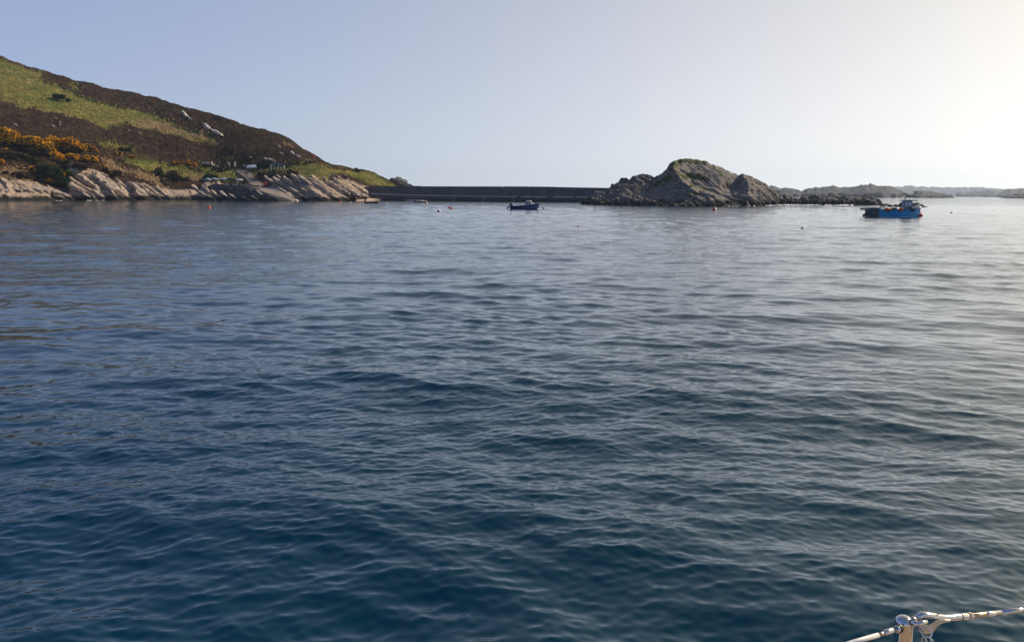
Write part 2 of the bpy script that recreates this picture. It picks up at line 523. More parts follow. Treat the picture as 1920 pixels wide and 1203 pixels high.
GRASS = [
 [(0,112),(40,126),(75,136),(88,152),(100,156),(112,166),(140,176),(160,190),(190,197),(225,202),(250,205),(282,215),(320,227),(350,240),(375,250),(400,258),(418,266),(408,271),(395,270),(350,262),(325,252),(300,247),(275,245),(250,239),(235,232),(212,235),(207,242),(190,238),(175,232),(150,223),(125,217),(104,210),(87,212),(68,203),(50,205),(25,200),(0,190),(-80,170),(-200,150),(-500,60),(-500,-60),(-250,40),(-80,92)],
 [(162,254),(178,260),(195,268),(210,269),(228,270),(248,274),(262,286),(240,287),(215,283),(200,274),(185,266)],
 [(207,291),(230,294),(250,298),(275,300),(300,302),(325,308),(350,314),(386,326),(380,335),(375,340),(350,338),(330,330),(322,325),(300,325),(285,322),(275,322),(262,314),(250,308),(230,302)],
 [(378,314),(400,314),(430,315),(445,318),(452,335),(468,349),(455,350),(440,345),(420,342),(400,338),(385,330)],
 [(455,318),(480,318),(500,314),(530,309),(545,310),(600,312),(640,316),(665,318),(700,326),(725,336),(748,351),(690,350),(672,338),(650,331),(628,328),(612,336),(600,333),(585,340),(570,326),(545,322),(530,326),(505,322),(480,330),(476,338),(490,350),(478,345),(468,330)],
 [(345,291),(360,292),(378,301),(365,299)], [(420,295),(440,296),(456,302),(430,299)],
 [(555,303),(585,303),(600,309),(570,307)],
 [(525,264),(540,268),(560,283),(552,282),(535,275)],
 [(100,155),(118,158),(140,170),(155,168),(145,160)],
]
DRY = [
 [(185,292),(200,294),(215,302),(240,312),(265,320),(290,332),(308,344),(315,353),(300,350),(270,338),(245,328),(215,318),(195,308)],
 [(250,240),(300,247),(350,258),(408,268),(418,266),(400,258),(350,242),(300,228),(270,222)],
 [(-60,312),(0,308),(30,316),(60,332),(60,345),(20,338),(-60,336)],
 [(340,318),(380,326),(384,336),(350,338)],
 [(525,264),(540,268),(560,283),(552,282),(535,275)],
]
ROCK = [
 [(622,329),(640,330),(665,339),(690,350),(668,352),(650,344)],
 [(640,345),(668,350),(740,356),(740,372),(640,362)],
]
def smooth_tab(T, px, w=22.0):
    return sum(tab(T, px + o * w) * g_ for o, g_ in zip((-1.5, -1, -0.5, 0, 0.5, 1, 1.5), (0.06, 0.12, 0.2, 0.24, 0.2, 0.12, 0.06)))
def headland_cols(px):
    """the knots of every column: depth and height lines read off the photograph, at real distances"""
    d0 = smooth_tab(D0T, px)
    k = []
    h = HOR(px)
    def knot(py, D): return unproject(px, py, D)
    base = knot(h + CAMZ * F / d0, d0)
    b = base.copy(); b[..., 2] = 0
    under = b * np.array([1, 1, 0]) * ((d0 - 7) / d0)[..., None]; under[..., 2] = -2.2
    k.append(under); k.append(b)
    kr = knot(tab(PYR, px), d0 + tab(DR_OFF, px))
    k.append(kr)
    km = knot(tab(PYM, px), d0 + smooth_tab(DM_OFF, px))
    k.append(km)
    kg = knot(tab(PYG, px), smooth_tab(DG_T, px, 40))
    a = 0.45
    kq = km * (1 - a) + kg * a; kq[..., 2] += 0.03 * np.linalg.norm(kg - km, axis=-1) * 0.4
    k.append(kq); k.append(kg)
    s = kg.copy(); s[..., 1] += 45; s[..., 0] *= (s[..., 1] / kg[..., 1]); s[..., 2] += -4 + 0 * s[..., 2]
    k.append(s)
    s2 = s.copy(); s2[..., 1] += 220; s2[..., 0] *= (s2[..., 1] / s[..., 1]); s2[..., 2] = np.minimum(s[..., 2] * 0.55, s[..., 2] - 16)
    k.append(s2)
    return np.stack(k, 0)

ROWS = [8, 62, 34, 52, 52, 8, 8]
KR = np.cumsum([0] + ROWS)       # row index of every knot
def strata(P, thick=1.7, seed=3, dip=math.radians(36)):
    """hardness of the layer a point lies in: beds dip down to the right"""
    x, y, z = P[..., 0], P[..., 1], P[..., 2]
    q = x * math.sin(dip) + z * math.cos(dip) + y * 0.10 + 1.3 * fbm(x / 14, y / 14, z / 10, seed, 3)
    out = 0
    for th, amp, sd in ((thick * 2.3, 0.9, 1), (thick, 0.75, 2), (thick * 0.42, 0.35, 3)):
        u = q / th
        i0 = np.floor(u); fr = u - i0
        h0 = _hash(i0, i0 * 0, i0 * 0, seed + sd); h1 = _hash(i0 + 1, i0 * 0, i0 * 0, seed + sd)
        w = sstep(0.86, 1.0, fr)
        out = out + amp * (h0 * (1 - w) + h1 * w + 0.5 * (0.5 - fr))
    return out

def bilin(G, cr, cc):
    r0 = np.clip(np.floor(cr).astype(int), 0, G.shape[0] - 2); c0 = np.clip(np.floor(cc).astype(int), 0, G.shape[1] - 2)
    fr = (cr - r0)[..., None]; fc = (cc - c0)[..., None]
    return (G[r0, c0] * (1 - fr) * (1 - fc) + G[r0 + 1, c0] * fr * (1 - fc) + G[r0, c0 + 1] * (1 - fr) * fc + G[r0 + 1, c0 + 1] * fr * fc)

HPX = np.arange(-420, 832, 1.35)
def build_headland():
    px = HPX
    K = headland_cols(px)
    rows = []
    for i, n in enumerate(ROWS):
        for j in range(n):
            f = j / n
            rows.append(K[i] * (1 - f) + K[i + 1] * f)
    rows.append(K[-1])
    G = np.stack(rows, 0)                        # rows x cols x 3
    # soften the kinks above the rock
    S = G.copy()
    for _ in range(14):
        S[KR[2] + 3:KR[5] - 1] = (S[KR[2] + 2:KR[5] - 2] + 2 * S[KR[2] + 3:KR[5] - 1] + S[KR[2] + 4:KR[5]]) / 4
    G = S
    ppx, ppy = project(G)
    nr, nc = G.shape[:2]
    ri = np.arange(nr)[:, None] + 0 * px[None, :]
    x, y, z = G[..., 0], G[..., 1], G[..., 2]
    # ground cover masks (edges frayed by noise)
    wx = ppx + 7 * fbm(x / 6, y / 9, 0, 40, 4); wy = ppy + 4.0 * fbm(x / 6, y / 9, 0, 50, 4)
    g = np.zeros(G.shape[:2]); dry = g.copy(); rk = g.copy()
    for p in GRASS: g[in_poly(wx, wy, p)] = 1
    for p in DRY: dry[in_poly(wx, wy, p)] = 1
    rockrow = KR[2] + 3 * fbm(px / 16, px * 0, 0, 9, 3)[None, :]
    rk[(ri < rockrow)] = 1
    for p in ROCK: rk[in_poly(ppx + 2 * fbm(x / 5, y / 5, 0, 2, 2), ppy, p)] = 1
    # shingle bank and dark cleft stay rock; the slipway gully is dark rock too
    vis = (ri > KR[1]) & (ri < KR[5] + 4)
    # relief
    nrm = np.cross(np.gradient(G, axis=1), np.gradient(G, axis=0)); nrm /= np.linalg.norm(nrm, axis=-1, keepdims=True) + 1e-9
    nrm *= np.sign(nrm[..., 2:3] + 1e-6)
    st = strata(G)
    shing = np.exp(-((px - 335) / 30) ** 2)[None, :] * (ri > KR[1] + 20)
    am_r = rk * np.clip((ri - KR[0]) / 10, 0, 1) * np.interp(px, [-420, 60, 120, 150, 290, 330, 400, 520, 640, 700, 832], [0.75, 0.75, 0.8, 1.35, 1.2, 0.5, 0.9, 1.0, 0.9, 0.5, 0.2])[None, :] * (1 - 0.8 * shing)
    d = am_r * st * 1.35
    veg = (1 - rk) * np.clip((ri - KR[2]) / 12, 0, 1) * np.clip((KR[6] - ri) / 4, 0, 1)
    far = np.interp(px, [560, 640, 760], [1.0, 0.5, 0.25])[None, :]
    hs = fbm(x / 11, y / 14, z / 11, 60, 5, 0.55)
    d = d + veg * far * (0.9 * hs + 0.16 * fbm(x / 1.6, y / 1.6, z / 1.6, 70, 3)) * np.where(g > 0, 0.55, 1.0)
    d = d + veg * far * 0.7 * np.where((g == 0) & (dry == 0), 1, 0)      # heather stands deeper than grass
    d = d + rk * 0.16 * fbm(x / 0.8, y / 0.8, z / 0.8, 80, 2)
    edge = np.clip((832 - px) / 40, 0, 1)[None, :]
    P = G + nrm * (d * edge)[..., None]
    # rows under water stay under water
    P[:KR[1] - 2, :, 2] = np.minimum(P[:KR[1] - 2, :, 2], -0.3)
    t = NT('headland_cover')
    a = t.attr('cover').outputs['Color']
    sep = t.n.new('ShaderNodeSeparateColor'); t.l.new(a, sep.inputs[0])
    gm, dm, rm = sep.outputs[0], sep.outputs[1], sep.outputs[2]
    f1, f2 = t.noise(0.35, 8, 0.78), t.noise(0.06, 6, 0.65, stretch=(1, 1, 2.5))
    heather = t.ramp(f1, [(0.34, (0.012, 0.0075, 0.005)), (0.5, (0.036, 0.021, 0.013)), (0.66, (0.080, 0.047, 0.027))])
    heather = t.mix(t.maprange(f2, 0.55, 0.75), heather, (0.045, 0.042, 0.018))
    grass = t.ramp(f1, [(0.36, (0.040, 0.042, 0.010)), (0.5, (0.150, 0.132, 0.030)), (0.64, (0.33, 0.235, 0.085))])
    grass = t.mix(t.maprange(f2, 0.42, 0.62), grass, t.ramp(t.noise(1.1, 5, 0.7), [(0.34, (0.036, 0.058, 0.010)), (0.66, (0.16, 0.175, 0.032))]))
    drycol = t.ramp(f1, [(0.28, (0.09, 0.055, 0.03)), (0.5, (0.19, 0.125, 0.06)), (0.75, (0.28, 0.21, 0.11))])
    rock = rock_colour(t, (0.40, 0.30, 0.225), (0.06, 0.048, 0.042), 0.25)
    c = t.mix(gm, heather, grass); c = t.mix(t.math('MULTIPLY', dm, 0.75), c, drycol); c = t.mix(rm, c, rock)
    t.l.new(c, t.b.inputs['Base Color'])
    t.b.inputs['Roughness'].default_value = 0.95; t.b.inputs['Specular IOR Level'].default_value = 0.1
    t.l.new(t.bump(t.noise(1.8, 7, 0.75), 0.6), t.b.inputs['Normal'])
    o = np_mesh('headland', P, grid_faces(nr, nc), t.m, None, False)
    ca = o.data.color_attributes.new('cover', 'FLOAT_COLOR', 'POINT')
    def soft(m, k):
        for _ in range(k):
            m = (m + np.roll(m, 1, 0) + np.roll(m, -1, 0) + np.roll(m, 1, 1) + np.roll(m, -1, 1)) / 5
        return m
    patch = 0.75 + 0.35 * fbm(x / 9, y / 9, z / 9, 91, 4)
    gs = np.clip((soft(g, 7) - 0.5) * 2.2 + 0.5 + 0.45 * fbm(x / 2.5, y / 2.5, z / 2.5, 90, 4), 0, 1) * np.clip(patch + 0.25, 0, 1)
    ds = np.clip((soft(dry, 6) - 0.5) * 1.8 + 0.5 + 0.5 * fbm(x / 2.5, y / 2.5, z / 2.5, 95, 4), 0, 1) * (soft(dry, 6) > 0.02)
    gs = np.where(soft(g, 7) > 0.02, gs, 0)
    cc = np.stack([gs, ds, rk, np.ones_like(g)], -1).astype(np.float32)
    ca.data.foreach_set('color', cc.ravel())
    tag(o, 'heather and grass covered headland sloping down to a rocky shore', kind='structure')
    return o, P, g, dry, rk, nrm, ppx, ppy
HEAD, HP, HG, HD, HRK, HN, HU, HV = build_headland()
HRI = np.arange(HP.shape[0])

def on_head(px, py):
    """point on the headland surface seen at a photo pixel"""
    c = np.interp(px, HPX, np.arange(len(HPX)))
    # column drifts with height: search
    lo, hi = KR[1], KR[5]
    best = None
    U, W = project(HP[lo:hi:1])
    d = (U - px) ** 2 + (W - py) ** 2
    i = np.unravel_index(np.argmin(d), d.shape)
    return Vector(HP[lo + i[0], i[1]].tolist())

# ------------------------------------------------------------------ rock builders
def rock_verts(seed, sub=3, planes=16, rough=0.05, squash=(1, 1, 1)):
    rg = np.random.default_rng(seed)
    bm = bmesh.new(); bmesh.ops.create_icosphere(bm, subdivisions=sub, radius=1.0)
    V = np.array([v.co[:] for v in bm.verts]); Fc = np.array([[v.index for v in f.verts] for f in bm.faces]); bm.free()
    n = rg.normal(size=(planes, 3)); n /= np.linalg.norm(n, axis=1)[:, None]
    off = rg.uniform(0.62, 1.0, planes)
    dt = V @ n.T
    r = np.where(dt > 0.05, off[None] / np.maximum(dt, 0.05), 9).min(1); r = np.minimum(r, 1.15)
    r = r * (1 + rough * fbm(V[:, 0] * 3 + seed, V[:, 1] * 3, V[:, 2] * 3, seed, 3))
    return V * r[:, None] * np.array(squash), Fc

def rock_obj(name, c, size, seed, m, parent=None, rot=(0, 0, 0), sub=3, planes=14, rough=0.06):
    V, Fc = rock_verts(seed, sub, planes, rough)
    V = V * np.array(size) / 2
    E = np.array(__import__('mathutils').Euler(rot).to_matrix())
    V = V @ E.T
    o = np_mesh(name, V, Fc, m, parent, False, 3)
    o.location = c
    return o

def slab_obj(c, L, W, T, seed, m, parent, dipdeg, yaw=0.0, name='rock_slab'):
    """a bed of rock: long block, chipped ends and edges, dipping down to the right"""
    rg = np.random.default_rng(seed)
    nx, ny, nz = max(6, int(L / 0.6)), 5, 3
    xs = np.linspace(-0.5, 0.5, nx)
    # outline of the cross-section (closed loop), lofted along the length
    k = 14
    th = np.linspace(0, 2 * math.pi, k, endpoint=False)
    cs = np.sign(np.cos(th)) * np.abs(np.cos(th)) ** 0.35 * W / 2; sn = np.sign(np.sin(th)) * np.abs(np.sin(th)) ** 0.35 * T / 2
    V = []
    for i, u in enumerate(xs):
        e = min(1.0, 0.35 + 2.6 * (0.5 - abs(u)) ** 0.7)
        w = e * (1 + 0.22 * rg.normal()) if i in (0, nx - 1) else e * (1 + 0.06 * rg.normal())
        V.append(np.stack([np.full(k, u * L), cs * w, sn * (0.6 + 0.4 * e)], -1))
    V = np.stack(V)
    V += 0.22 * np.stack([fbm(V[..., 0] * 0.8 + seed, V[..., 1] * 1.1, V[..., 2] * 1.1, seed + q, 4, 0.65) for q in (1, 2, 3)], -1) * min(T, 2.0)
    flat = V.reshape(-1, 3)
    Q = []
    for i in range(nx - 1):
        for j in range(k):
            Q.append((i * k + j, i * k + (j + 1) % k, (i + 1) * k + (j + 1) % k, (i + 1) * k + j))
    me = bpy.data.meshes.new(name)
    me.from_pydata(flat.tolist(), [], Q + [tuple(range(k))[::-1], tuple((nx - 1) * k + j for j in range(k))])
    me.update()
    o = link(name, me, m, parent)
    o.rotation_euler = (rg.uniform(-0.15, 0.3), math.radians(dipdeg), yaw)
    o.location = c
    return o

# shoreline beds of rock, each a piece of the headland
rnd = random.Random(7)
def shore_slabs():
    spec = []   # px, py of the middle, length px, thickness px, dip in degrees
    # the big clean slabs left of centre
    for (px, py, L, T, dip) in [(150, 333, 52, 10, 34), (172, 345, 60, 9, 36), (193, 340, 58, 9, 37), (215, 352, 52, 8, 38), (228, 345, 46, 7, 36), (243, 357, 40, 7, 38),
                                (258, 354, 36, 6, 37), (275, 362, 30, 5, 36), (140, 352, 34, 8, 33), (158, 362, 30, 6, 35), (183, 364, 28, 5, 36), (205, 366, 24, 5, 35)]:
        spec.append((px, py, L, T, dip))
    # the low pale shelf at the far left
    for i in range(14):
        px = -120 + i * 18 + rnd.uniform(-4, 4)
        spec.append((px, 352 + 0.12 * (px if px > 0 else 0) * 0.5 + rnd.uniform(-3, 6), rnd.uniform(26, 40), rnd.uniform(5, 8), rnd.uniform(14, 24)))
    # dark cleft slabs
    for (px, py, L, T, dip) in [(372, 357, 34, 5, 38), (392, 364, 30, 5, 36), (415, 366, 34, 6, 34), (436, 366, 30, 6, 36), (455, 368, 26, 5, 34), (405, 370, 24, 4, 34), (350, 368, 18, 3, 30)]:
        spec.append((px, py, L, T, dip))
    # the long beds running down to the beach
    for (px, py, L, T, dip) in [(520, 348, 62, 4.5, 33), (540, 352, 70, 4, 32), (556, 350, 64, 6, 35), (566, 342, 60, 5.5, 35), (582, 346, 60, 4.5, 36), (592, 350, 54, 5, 35), (600, 343, 48, 5, 34),
                                (612, 352, 60, 5.5, 31), (628, 349, 62, 6, 30), (645, 352, 74, 6.5, 28), (662, 358, 60, 6, 27), (660, 345, 66, 6, 27), (560, 362, 44, 4.5, 32), (580, 364, 40, 4.5, 32), (600, 365, 42, 4.5, 32), (622, 366, 40, 4, 29),
                                (640, 367, 36, 4, 27), (535, 362, 36, 4, 32), (548, 368, 28, 3.5, 30), (676, 362, 34, 3.5, 27), (690, 366, 28, 3, 26)]:
        spec.append((px, py, L, T, dip))
    for i, (px, py, L, T, dip) in enumerate(spec):
        p = on_head(px, py)
        s = p.y / F
        slab_obj(p + Vector((0, 0.6, -0.15)), L * s, (T + 3) * s * rnd.uniform(1.1, 1.7), T * s, 300 + i, M['shore_rock'], HEAD, dip + rnd.uniform(-3, 3), rnd.uniform(-0.35, -0.05))
shore_slabs()
def rock_face():
    px = np.arange(390, 531, 0.8)
    topy = tab([(390, 349), (396, 346), (410, 345), (430, 346.5), (450, 347.5), (470, 350.5), (492, 359), (512, 367), (531, 376.5)], px)
    Dt = tab([(390, 332), (410, 326), (430, 321), (470, 313.5), (492, 307.5), (531, 291.5)], px)
    topp = unproject(px, topy, Dt); footp = topp.copy(); footp[:, 2] = -1.2; footp[:, 1] -= 1.6; footp[:, 0] -= 0.9
    nr = 34; tt = np.linspace(0, 1, nr)[:, None, None]
    G = footp[None] * (1 - tt) + topp[None] * tt
    x, y, z = G[..., 0], G[..., 1], G[..., 2]
    d = (0.55 * strata(G, 1.0, 71, math.radians(30)) + 0.5 * fbm(x / 3, y / 3, z / 3, 14, 4)) * np.clip((1 - tt[..., 0]) * 9, 0, 1)
    G = G + np.array([-0.74, -0.67, 0.1]) * (d + 0.1)[..., None]
    back = G[-1].copy(); back[:, 1] += 9; back[:, 0] += 3; back[:, 2] -= 0.4
    A = np.concatenate([G, back[None]], 0)
    np_mesh('rock_face', A, grid_faces(A.shape[0], A.shape[1]), M['shaded_rock'], HEAD)
    for i, (a, b, L, T, dip, D) in enumerate([(394, 362, 34, 5, 36, 322), (408, 367, 34, 5, 34, 318), (424, 368, 30, 5, 36, 314), (440, 371, 26, 4, 34, 310), (382, 366, 26, 5, 36, 318), (486, 361, 14, 3, 34, 304), (478, 371, 16, 2.5, 28, 302), (462, 373, 20, 3, 24, 303), (398, 372, 26, 4, 30, 314), (506, 374.5, 16, 2, 20, 297)]):
        p = at(a, b, D); s = D / F
        slab_obj(p, L * s, T * s * 1.4, T * s, 460 + i, M['shore_rock'], HEAD, dip, -0.2)
rock_face()

def small_outcrops():
    for i, (px, py, L, T, dip) in enumerate([(346, 216, 16, 4.5, 48), (356, 224, 12, 3, 40), (388, 240, 14, 6, 52), (398, 246, 8, 3, 45), (412, 253, 26, 5, 32), (383, 235, 9, 2.5, 40), (501, 300, 12, 4, 12), (510, 302, 14, 4, 24),
                                             (548, 289, 9, 5, 40), (558, 294, 13, 4, 32), (530, 290, 10, 2, 28), (524, 276, 7, 3, 40), (470, 296, 4, 2, 5), (388, 310, 20, 4, 3), (404, 312, 14, 5, 18), (262, 252, 8, 1.8, 25), (242, 245, 5, 2, 25),
                                             (30, 236, 7, 2, 30), (53, 152, 5, 2, 30), (101, 239, 6, 2, 30), (522, 334, 10, 2.5, 40), (473, 329, 14, 3, 40), (585, 331, 8, 2, 10), (648, 331, 6, 2, 10), (618, 331, 7, 2, 10)]):
        p = on_head(px, py); s = p.y / F
        slab_obj(p + Vector((0, -0.2, 0.35)), L * s, T * s * 1.3, T * s, 500 + i, M['hill_rock'], HEAD, dip, 0.0, 'rock_outcrop')
small_outcrops()

# ------------------------------------------------------------------ clumps of heather and grass (nobody could count them)
def clump_mesh(name, mask_fn, count, seed, wr, hr, cols, label):
    rg = np.random.default_rng(seed)
    r = rg.uniform(KR[2] + 1, KR[5] + 3, count * 3); c = rg.uniform(0, len(HPX) - 1.01, count * 3)
    ri, ci = r.astype(int), c.astype(int)
    rj = np.clip((r + rg.normal(0, 2.6, len(r))).astype(int), 0, HP.shape[0] - 1); cj = np.clip((c + rg.normal(0, 6, len(r))).astype(int), 0, len(HPX) - 1)
    ok = mask_fn(rj, cj) & (HRK[ri, ci] == 0) & (HPX[ci] < 745)
    r, c = r[ok][:count], c[ok][:count]
    P = bilin(HP, r, c); n = len(P)
    k = 6
    w = rg.uniform(*wr, n) * np.interp(HPX[c.astype(int)], [500, 700], [1, 0.55]); h = rg.uniform(*hr, n) * np.interp(HPX[c.astype(int)], [500, 700], [1, 0.5])
    rot = rg.uniform(0, 6.28, n)
    V = np.zeros((n, 2 * k + 1, 3))
    for j in range(k):
        th = rot + j * 2 * math.pi / k
        rr = w * rg.uniform(0.75, 1.2, n)
        V[:, j, 0] = np.cos(th) * rr; V[:, j, 1] = np.sin(th) * rr; V[:, j, 2] = -0.25
        r2 = w * rg.uniform(0.35, 0.7, n)
        V[:, k + j, 0] = np.cos(th + 0.3) * r2; V[:, k + j, 1] = np.sin(th + 0.3) * r2; V[:, k + j, 2] = h * rg.uniform(0.5, 1.0, n)
    V[:, 2 * k, 2] = h * rg.uniform(0.7, 1.15, n)
    V += P[:, None, :]
    T = []
    for j in range(k):
        j2 = (j + 1) % k
        T += [(j, j2, k + j), (j2, k + j2, k + j), (k + j, k + j2, 2 * k)]
    T = np.array(T)[None] + (np.arange(n) * (2 * k + 1))[:, None, None]
    t = NT(name)
    hue = t.noise(0.35, 7, 0.75); big = t.noise(0.06, 6, 0.65, stretch=(1, 1, 2.5))
    c1 = t.ramp(hue, [(0.3, cols[0]), (0.5, cols[1]), (0.7, cols[2])])
    c1 = t.mix(t.maprange(big, 0.5, 0.7), c1, cols[3])
    t.l.new(c1, t.b.inputs['Base Color']); t.b.inputs['Roughness'].default_value = 1.0; t.b.inputs['Specular IOR Level'].default_value = 0.05
    o = np_mesh(name, V.reshape(-1, 3), T.reshape(-1, 3), t.m, None, False, 3)
    tag(o, label, kind='stuff')
    return o
clump_mesh('heather', lambda r, c: (HG[r, c] == 0) & (HD[r, c] == 0) & (HRK[r, c] == 0), 34000, 1, (0.25, 0.6), (0.1, 0.42),
           [(0.012, 0.0075, 0.005), (0.034, 0.020, 0.012), (0.076, 0.046, 0.027), (0.050, 0.038, 0.014)], 'dark brown heather covering the hillside')
clump_mesh('grass', lambda r, c: (HG[r, c] == 1) & (HD[r, c] == 0) & (HRK[r, c] == 0), 13000, 2, (0.3, 0.7), (0.1, 0.4),
           [(0.036, 0.038, 0.010), (0.138, 0.125, 0.030), (0.31, 0.225, 0.085), (0.068, 0.088, 0.016)], 'green tussock grass on the hillside')
clump_mesh('bracken', lambda r, c: (HD[r, c] == 1) & (HRK[r, c] == 0), 5000, 3, (0.3, 0.8), (0.15, 0.5),
           [(0.09, 0.05, 0.03), (0.18, 0.11, 0.055), (0.26, 0.19, 0.10), (0.14, 0.12, 0.04)], 'tan dead bracken and dry grass on the hillside')

# ------------------------------------------------------------------ bushes
def leaf_mat(name, cols, rough=0.8):
    t = NT(name)
    oi = t.n.new('ShaderNodeObjectInfo')
    c = t.ramp(t.noise(1.1, 5, 0.75), [(0.3, cols[0]), (0.52, cols[1]), (0.7, cols[2])])
    t.l.new(c, t.b.inputs['Base Color']); t.b.inputs['Roughness'].default_value = rough; t.b.inputs['Specular IOR Level'].default_value = 0.15
    return t.m
M['gorse_leaf'] = leaf_mat('gorse_leaf', [(0.022, 0.028, 0.008), (0.055, 0.058, 0.014), (0.12, 0.105, 0.02)])
M['gorse_flower'] = leaf_mat('gorse_flower', [(0.70, 0.28, 0.004), (0.90, 0.42, 0.006), (0.95, 0.52, 0.015)])
M['rusty_flower'] = leaf_mat('rusty_flower', [(0.35, 0.11, 0.01), (0.60, 0.22, 0.01), (0.75, 0.33, 0.015)])
M['dark_leaf'] = leaf_mat('dark_leaf', [(0.008, 0.018, 0.008), (0.018, 0.036, 0.012), (0.035, 0.06, 0.016)])
M['bright_leaf'] = leaf_mat('bright_leaf', [(0.04, 0.06, 0.01), (0.09, 0.12, 0.015), (0.14, 0.17, 0.02)])
M['brown_leaf'] = leaf_mat('brown_leaf', [(0.02, 0.014, 0.010), (0.045, 0.032, 0.018), (0.09, 0.065, 0.03)])

def leaves(centres, size, rg, up=0.3):
    n = len(centres)
    a = rg.normal(size=(n, 3)); a /= np.linalg.norm(a, axis=1)[:, None]
    b = rg.normal(size=(n, 3)); b = np.cross(a, b); b /= np.linalg.norm(b, axis=1)[:, None]
    s = rg.uniform(0.6, 1.3, n)[:, None] * size
    V = np.stack([centres - a * s, centres + b * s * 0.6, centres + a * s, centres - b * s * 0.6], 1)
    return V.reshape(-1, 3), np.arange(4 * n).reshape(-1, 4)

def bush(name, px, py, w, h, nlobe, leafm, flowerm, seed, label, cat, group, cover=0.6, density=1.0):
    """px,py foot centre; w,h in photo px. A mass of lobes: dark leaves inside, blossom on the outer sprays."""
    rg = np.random.default_rng(seed)
    p = on_head(px, py); s = p.y / F
    W, H = w * s, h * s
    root = empty(name, p + Vector((0, 0, -0.3)))
    L = []
    for i in range(nlobe):
        u = rg.uniform(-0.5, 0.5)
        L.append((u * W * 0.82, rg.uniform(-0.2, 0.35) * min(W, 6), rg.uniform(0.25, 0.75) * H * (1 - 1.1 * u * u) - 0.15 * u * W, rg.uniform(0.28, 0.5) * min(H, W) * 0.8))
    C, CF = [], []
    for (lx, ly, lz, lr) in L:
        n = int(380 * density * max(lr, 0.5) ** 1.6) + 60
        d = rg.normal(size=(n, 3)); d /= np.linalg.norm(d, axis=1)[:, None]
        rr = lr * rg.uniform(0.55, 1.05, n) * (1 + 0.35 * fbm(d[:, 0] * 2.2 + lx, d[:, 1] * 2.2 + ly, d[:, 2] * 2.2, seed, 2))
        pts = d * rr[:, None] * np.array([1.15, 1, 0.85]) + np.array([lx, ly, lz])
        pts[:, 2] = np.maximum(pts[:, 2], 0.05)
        C.append(pts)
        if flowerm is not None:
            mk = (fbm(pts[:, 0] * 1.3, pts[:, 1] * 1.3, pts[:, 2] * 1.7, seed + 5, 2) > (0.42 - cover)) & (rr > 0.55 * lr) & (d[:, 2] > -0.45)
            q = pts[mk] + d[mk] * 0.16
            CF.append(q)
    C = np.concatenate(C)
    V, Q = leaves(C, 0.30, rg)
    np_mesh('foliage', V, Q, leafm, root)
    if flowerm is not None and len(CF):
        CF = np.concatenate(CF)
        if len(CF):
            V, Q = leaves(CF, 0.27, rg)
            np_mesh('blossom', V, Q, flowerm, root)
    # woody stems
    bm = bmesh.new()
    for i in range(min(5, nlobe)):
        lx, ly, lz, lr = L[i]
        add_tube(bm, [(lx * 0.5, ly * 0.5, -0.2), (lx * 0.8, ly * 0.9, lz * 0.5), (lx, ly, lz)], [0.12, 0.08, 0.03], 5)
    bm_obj('stem', bm, M['brown_leaf'], root)['kind'] = 'stuff'
    tag(root, label, cat, group)
    return root

G1, G2 = M['gorse_leaf'], M['gorse_flower']
GG = 'flowering gorse bushes on the hillside'
for i, (px, py, w, h, nl, cov, lab) in enumerate([
    (14, 272, 50, 36, 12, .62, 'largest orange gorse bush at the left edge of the hillside'),
    (68, 288, 46, 34, 12, .68, 'bright orange gorse bush, second large one from the left'),
    (94, 276, 34, 22, 8, .6, 'gorse bush in the middle of the upper flowering row'),
    (125, 284, 46, 28, 12, .62, 'broad gorse bush joining the upper flowering row on its right'),
    (148, 288, 20, 22, 6, .6, 'narrow gorse bush behind the broad one in the upper row'),
    (172, 285, 24, 16, 6, .55, 'rounded gorse bush at the right end of the upper flowering row'),
    (106, 302, 26, 20, 6, .6, 'gorse bush in the lower row above the dark green shrub'),
    (128, 294, 26, 10, 5, .5, 'low thin gorse bush between the two flowering rows'),
    (154, 304, 38, 17, 8, .6, 'elongated gorse bush in the lower row above the tall slabs'),
    (187, 295, 14, 7, 3, .5, 'small gorse tuft right of the upper flowering row'),
    (190, 310, 12, 5, 3, .4, 'tiny gorse tuft beside the tan bracken'),
    (58, 319, 12, 10, 3, .75, 'small round gorse bush alone among brown bracken'),
    (99, 345, 30, 28, 8, .6, 'gorse bush just above the pale shore rocks'),
    (2, 312, 14, 14, 3, .7, 'gorse bush cut by the left edge above brown bracken'),
    (10, 284, 20, 6, 3, .35, 'sparse gorse patch under the largest gorse bush'),
    (84, 342, 14, 8, 3, .5, 'small gorse clump left of the one above the shore rocks'),
    (223, 290, 12, 8, 3, .7, 'small gorse bush on green grass, isolated in mid slope'),
    (247, 297, 8, 6, 2, .45, 'tiny yellow gorse bush right of the isolated one')]):
    bush('gorse_bush', px, py, w, h, nl, G1, G2, 20 + i, lab, 'gorse bush', GG, cov)
bush('gorse_bush', 330, 308, 14, 7, 4, G1, M['rusty_flower'], 60, 'dull rusty orange gorse bush, left of a close pair', 'gorse bush', GG, .6)
bush('gorse_bush', 352, 313, 24, 12, 6, G1, M['rusty_flower'], 61, 'orange gorse bush, right of a close pair near mid slope', 'gorse bush', GG, .62)
bush('gorse_bush', 664, 322, 30, 9, 7, G1, M['rusty_flower'], 62, 'gorse topped dark bush on the skyline near the end of the headland', 'gorse bush', GG, .12)
bush('dark_shrub', 98, 342, 62, 34, 16, M['dark_leaf'], None, 63, 'large dark green shrub above the pale shore rocks', 'shrub', None)
bush('leafy_shrub', 127, 330, 12, 14, 5, M['bright_leaf'], None, 64, 'small bright green shrub at the top of the tall slabs', 'shrub', None)
